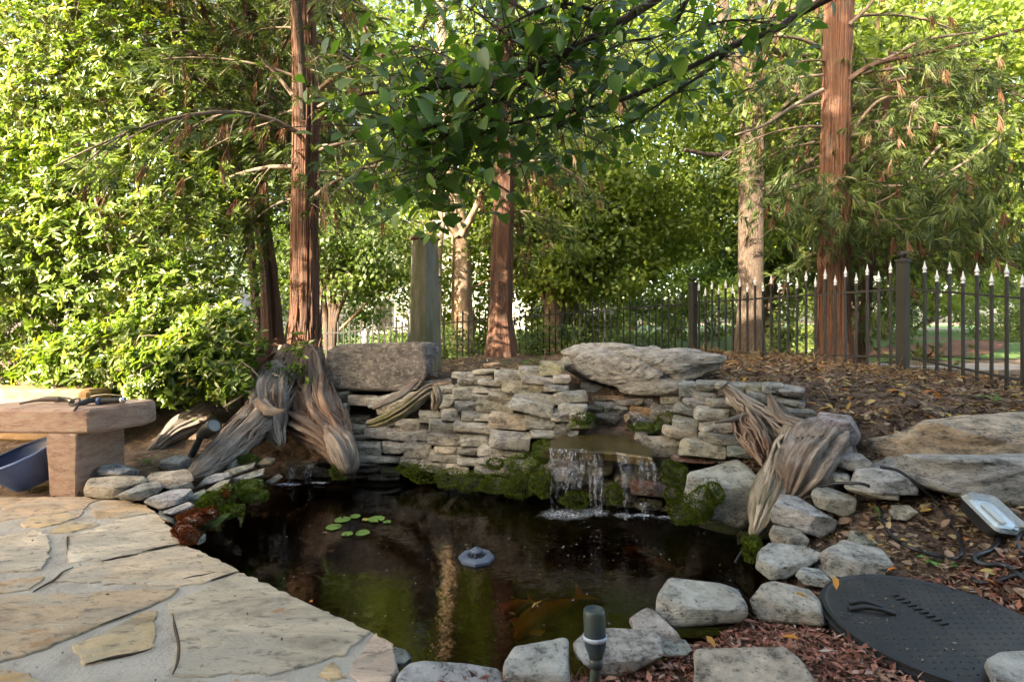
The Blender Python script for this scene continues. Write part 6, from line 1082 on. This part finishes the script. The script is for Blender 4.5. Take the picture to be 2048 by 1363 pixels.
# grit, twigs and leaf crumbs on the patio
k = 260; X = rng.uniform(-3.2, -.5, k); Y = rng.uniform(1.3, 2.95, k); ok = sdist(X, Y, np.array([np.array(q_[:2]) for q_ in pat])) < -.03; X, Y = X[ok], Y[ok]; k = len(X)
D = unit(np.c_[rng.normal(size=(k, 2)), np.zeros(k)]); L_ = rng.uniform(.004, .022, k); V, F, r = diamonds(np.c_[X, Y, np.full(k, .006)], D, perp(D, np.array([0, 0, 4.])), L_, L_ * rng.uniform(.12, .6, k)); tag(obj('patio_debris', V, F, ML_LIT, None, attr=r * .8), 'crumbs of leaf and bark on the flagstones', kind='stuff')
for l_ in [[(720, 505), (790, 492), (850, 478), (920, 468), (985, 455)], [(235, 725), (300, 685), (390, 635), (450, 580), (520, 550)], [(1230, 1310), (1262, 1220), (1270, 1100), (1240, 960), (1232, 880)], [(1300, 632), (1380, 615), (1450, 605), (1530, 580)], [(480, 330), (478, 420), (465, 512)], [(1010, 438), (1150, 408), (1318, 376)], [(610, 1238), (800, 1192), (950, 1165), (1080, 1128)], [(700, 962), (860, 905), (1000, 850)], [(1500, 640), (1600, 610), (1702, 574)]]:
    c_ = [np.array([*G(x_, y_)[:2], .0015]) for x_, y_ in c2(l_)]; tubeobj('crack', c_, np.array([.001] + [.0045] * (len(c_) - 2) + [.001]), M_DTWIG, patio, seg=5, rb=.0022, sub=6, gnarl=.0015)
# bubbles and drifting specks on the pond
k = 60; X = WF[0] + rng.normal(size=k) * .45 - .1; Y = WF[1] - np.abs(rng.normal(size=k)) * .6 - .08; ok = sdist(X, Y, POND) < -.08; X, Y = X[ok], Y[ok]; bb = MB()
for x_, y_ in zip(X, Y):
    r_b = rng.uniform(.002, .006); bb.lathe([(r_b, 0), (r_b * .8, r_b * .5), (r_b * .3, r_b * .8), (0, r_b * .85)], 6, None, (x_, y_, ZW + .0015))
tag(bb.put('bubbles', M_LENS, wf, True), kind='stuff')
k = 240; X = rng.uniform(-1.7, 1.4, k); Y = rng.uniform(1.8, 4, k); ok = sdist(X, Y, POND) < -.03; X, Y = X[ok], Y[ok]; k = len(X); D = unit(np.c_[rng.normal(size=(k, 2)), np.zeros(k)]); L_ = rng.uniform(.004, .016, k)
V, F, r = diamonds(np.c_[X, Y, np.full(k, ZW + .003)], D, perp(D, np.array([0, 0, 5.])), L_, L_ * .4); tag(obj('floating_debris', V, F, ML_LIT, None, attr=.3 + .7 * r), 'specks of leaf drifting on the pond', kind='stuff')
k = 110; a_ = rng.random(k) * 6.28; q_ = np.sqrt(rng.random(k)) * (lr_ - .02); D = unit(np.c_[rng.normal(size=(k, 2)), np.zeros(k)]); L_ = rng.uniform(.003, .016, k); V, F, r = diamonds(np.c_[lc[0] + q_ * np.cos(a_), lc[1] + q_ * np.sin(a_), np.full(k, lc[2] + .003)], D, perp(D, np.array([0, 0, 4.])), L_, L_ * rng.uniform(.15, .6, k)); tag(obj('lid_debris', V, F, ML_LIT, None, attr=r), 'crumbs of bark lying on the black lid', kind='stuff')
# single coloured leaves on stones, slab and mulch
def fleaf(px, py, z, s, c, label):
    p_ = G(px, py, z); D = unit(rng.normal(size=(1, 3)) * np.array([1, 1, .1])); V, F, r = leafset(p_[None], D, perp(D, np.array([0, 0, 3.])), np.array([s]), np.array([s * .5]), .4, .2, r=np.array([c])); tag(obj('fallen_leaf', V, F, ML_YEL, None, attr=r), label, 'leaf', 'single fallen leaves')
for a in [(1590, 1186, .065, .05, .0, 'yellow leaf lying on the flat cream slab'), (1672, 1154, .05, .05, .1, 'yellow leaf at the rim of the black lid'), (1598, 1277, .025, .05, .2, 'yellow brown leaf on the red mulch below the flat cream slab'), (1795, 1135, .06, .04, .5, 'orange leaf on the litter above the black lid'), (1965, 1157, .06, .05, .5, 'orange leaf inside the cable coil'), (1935, 1080, .12, .045, .45, 'orange leaf left of the flood light lead'), (625, 1203, .003, .03, .5, 'orange leaf at the patio edge over the water'), (928, 1090, ZW + .006, .03, .9, 'pale leaf floating behind the fountain'), (655, 1065, ZW + .006, .035, .95, 'pale leaf floating left of the lily pads'), (1412, 1270, .02, .05, .05, 'yellow leaf on mulch left of the bottom rust slab')]: fleaf(*a)
def plant(name, label, px, py, n, s, mat, spread, h, dead=False):
    g = gz(px, py, 0); t = thing(name, g, label, 'plant'); c = g + np.c_[rng.normal(size=(n, 2)) * spread, rng.random(n) * h + .01]; D = unit(np.c_[rng.normal(size=(n, 2)), rng.random(n) * .3]); N = perp(D, np.array([0, 0, 2.])); L = rng.uniform(.7, 1.2, n) * s
    V, F, r = leafset(c, D, N, L, L * .75, .3, .15); obj('leaves', V, F, mat, t, attr=r); tubes('stems', [(np.array([g, (g + q) / 2 + np.array([0, 0, .01]), q]), np.array([.002, .0015, .001])) for q in c[:8]], ML_STEM, t, seg=4)
ML_STEM = M_PTWIG
for a in [('seedling', 'pair of bright green seedlings right of the black lid rim', 1890, 1145, 5, .035, ML_BRIGHT, .03, .03), ('seedling', 'bright seedling above the black lid', 1852, 1122, 5, .03, ML_BRIGHT, .02, .03), ('seedling', 'bright seedling at the bench foot stones', 298, 930, 7, .045, ML_BRIGHT, .03, .05), ('seedling', 'bright green leaves beside the black spotlight', 410, 850, 10, .06, ML_BRIGHT, .05, .1), ('seedling', 'green ground plant on the terrace left of the great boulder', 1050, 730, 16, .07, ML_BRIGHT, .12, .06), ('seedling', 'small weed in the mulch under the bench', 60, 985, 5, .04, ML_BRIGHT, .03, .04), ('seedling', 'bright leaf sprig beside the flood light', 1930, 1012, 4, .06, ML_BRIGHT, .02, .03), ('seedling', 'weed in the litter by the ledge rock top', 1985, 808, 9, .05, ML_BRIGHT, .06, .06)]: plant(*a)
fe = thing('fern', gz(1758, 1040, .0), 'tiny bright fern frond beside the cable', 'fern'); g0 = gz(1762, 1050, .0); tip = gz(1750, 1018, .06); pts = g0 + (tip - g0) * np.linspace(0, 1, 12)[:, None] + np.array([0, 0, .03]) * np.sin(np.linspace(0, 3, 12))[:, None]; ax = unit(tip - g0); sd = unit(np.cross(ax, (0, 0, 1)))
b = np.concatenate([pts, pts]); D = unit(np.concatenate([np.tile(sd + ax * .4, (12, 1)), np.tile(-sd + ax * .4, (12, 1))])); V, F, r = leafset(b, D, perp(D, np.array([0, 0, 4.])), np.tile(np.linspace(.028, .01, 12), 2), np.tile(np.linspace(.011, .005, 12), 2)); obj('leaflets', V, F, ML_BRIGHT, fe, attr=r); tubes('stem', [(pts, .0015 * np.ones(12))], M_PTWIG, fe, seg=4)
# moss cushions: soft mounds with fine blades
def moss(parent, lst, mat, name='moss'):
    for px, py, Y, rx, ry in lst:
        c = P(px, py, Y); rX, rZ = rx / FPX * Y, ry / FPX * Y; n = int(260 + 5 * (rx * ry) ** .8); d = rdir(n); d[:, 1] = -np.abs(d[:, 1]); d = d * (1 + .22 * wob(d, int(px), 5, 2))[:, None]
        blade_obj(name, c + d * np.array([rX, .055, rZ]), unit(d + np.array([0, -.1, .35])), 3, .016 if mat is ML_MOSS else .010, .0032, .8, .1, mat, parent)
def mosscore(parent, lst, mat): pass
moss(w1, [(850, 945, 3.82, 38, 14), (905, 955, 3.72, 34, 17), (945, 962, 3.68, 36, 18), (1000, 965, 3.58, 40, 16), (1045, 972, 3.52, 38, 20), (1085, 965, 3.44, 20, 24), (1050, 925, 3.55, 30, 18), (1085, 900, 3.45, 16, 20), (815, 935, 3.9, 18, 9), (1165, 835, 3.75, 18, 9), (680, 940, 3.75, 14, 14), (990, 925, 3.62, 14, 8)], ML_MOSS)
moss(w2, [(1150, 997, 3.28, 27, 13), (1365, 1015, 3.1, 24, 28), (1345, 985, 3.15, 16, 16), (1345, 940, 3.2, 24, 16), (1285, 852, 3.7, 24, 6), (1330, 838, 3.75, 16, 12), (1230, 985, 3.25, 14, 16)], ML_MOSS)
moss(w3, [(1402, 1000, 2.80, 28, 28), (1390, 1020, 2.78, 22, 18), (1425, 985, 2.8, 14, 20), (1500, 1100, 2.42, 14, 16), (1500, 1080, 2.5, 12, 10)], ML_MOSS)
def m5(l): return [(160 + x / 5.12, 900 + y / 5.12, Y, rx / 5.12, ry / 5.12) for x, y, Y, rx, ry in l]
moss(w4, m5([(1420, 500, 2.82, 150, 70), (1540, 420, 2.86, 70, 60), (1750, 360, 3.12, 120, 50), (1790, 460, 3.05, 140, 45), (1560, 610, 2.8, 120, 50), (1290, 560, 2.8, 90, 45), (1740, 90, 3.6, 90, 35)]), ML_MOSS); moss(w4, m5([(1220, 660, 2.54, 170, 50), (1080, 800, 2.38, 90, 60), (1140, 870, 2.35, 70, 70), (1540, 420, 2.84, 40, 30), (1340, 620, 2.55, 60, 30)]), ML_RMOSS)
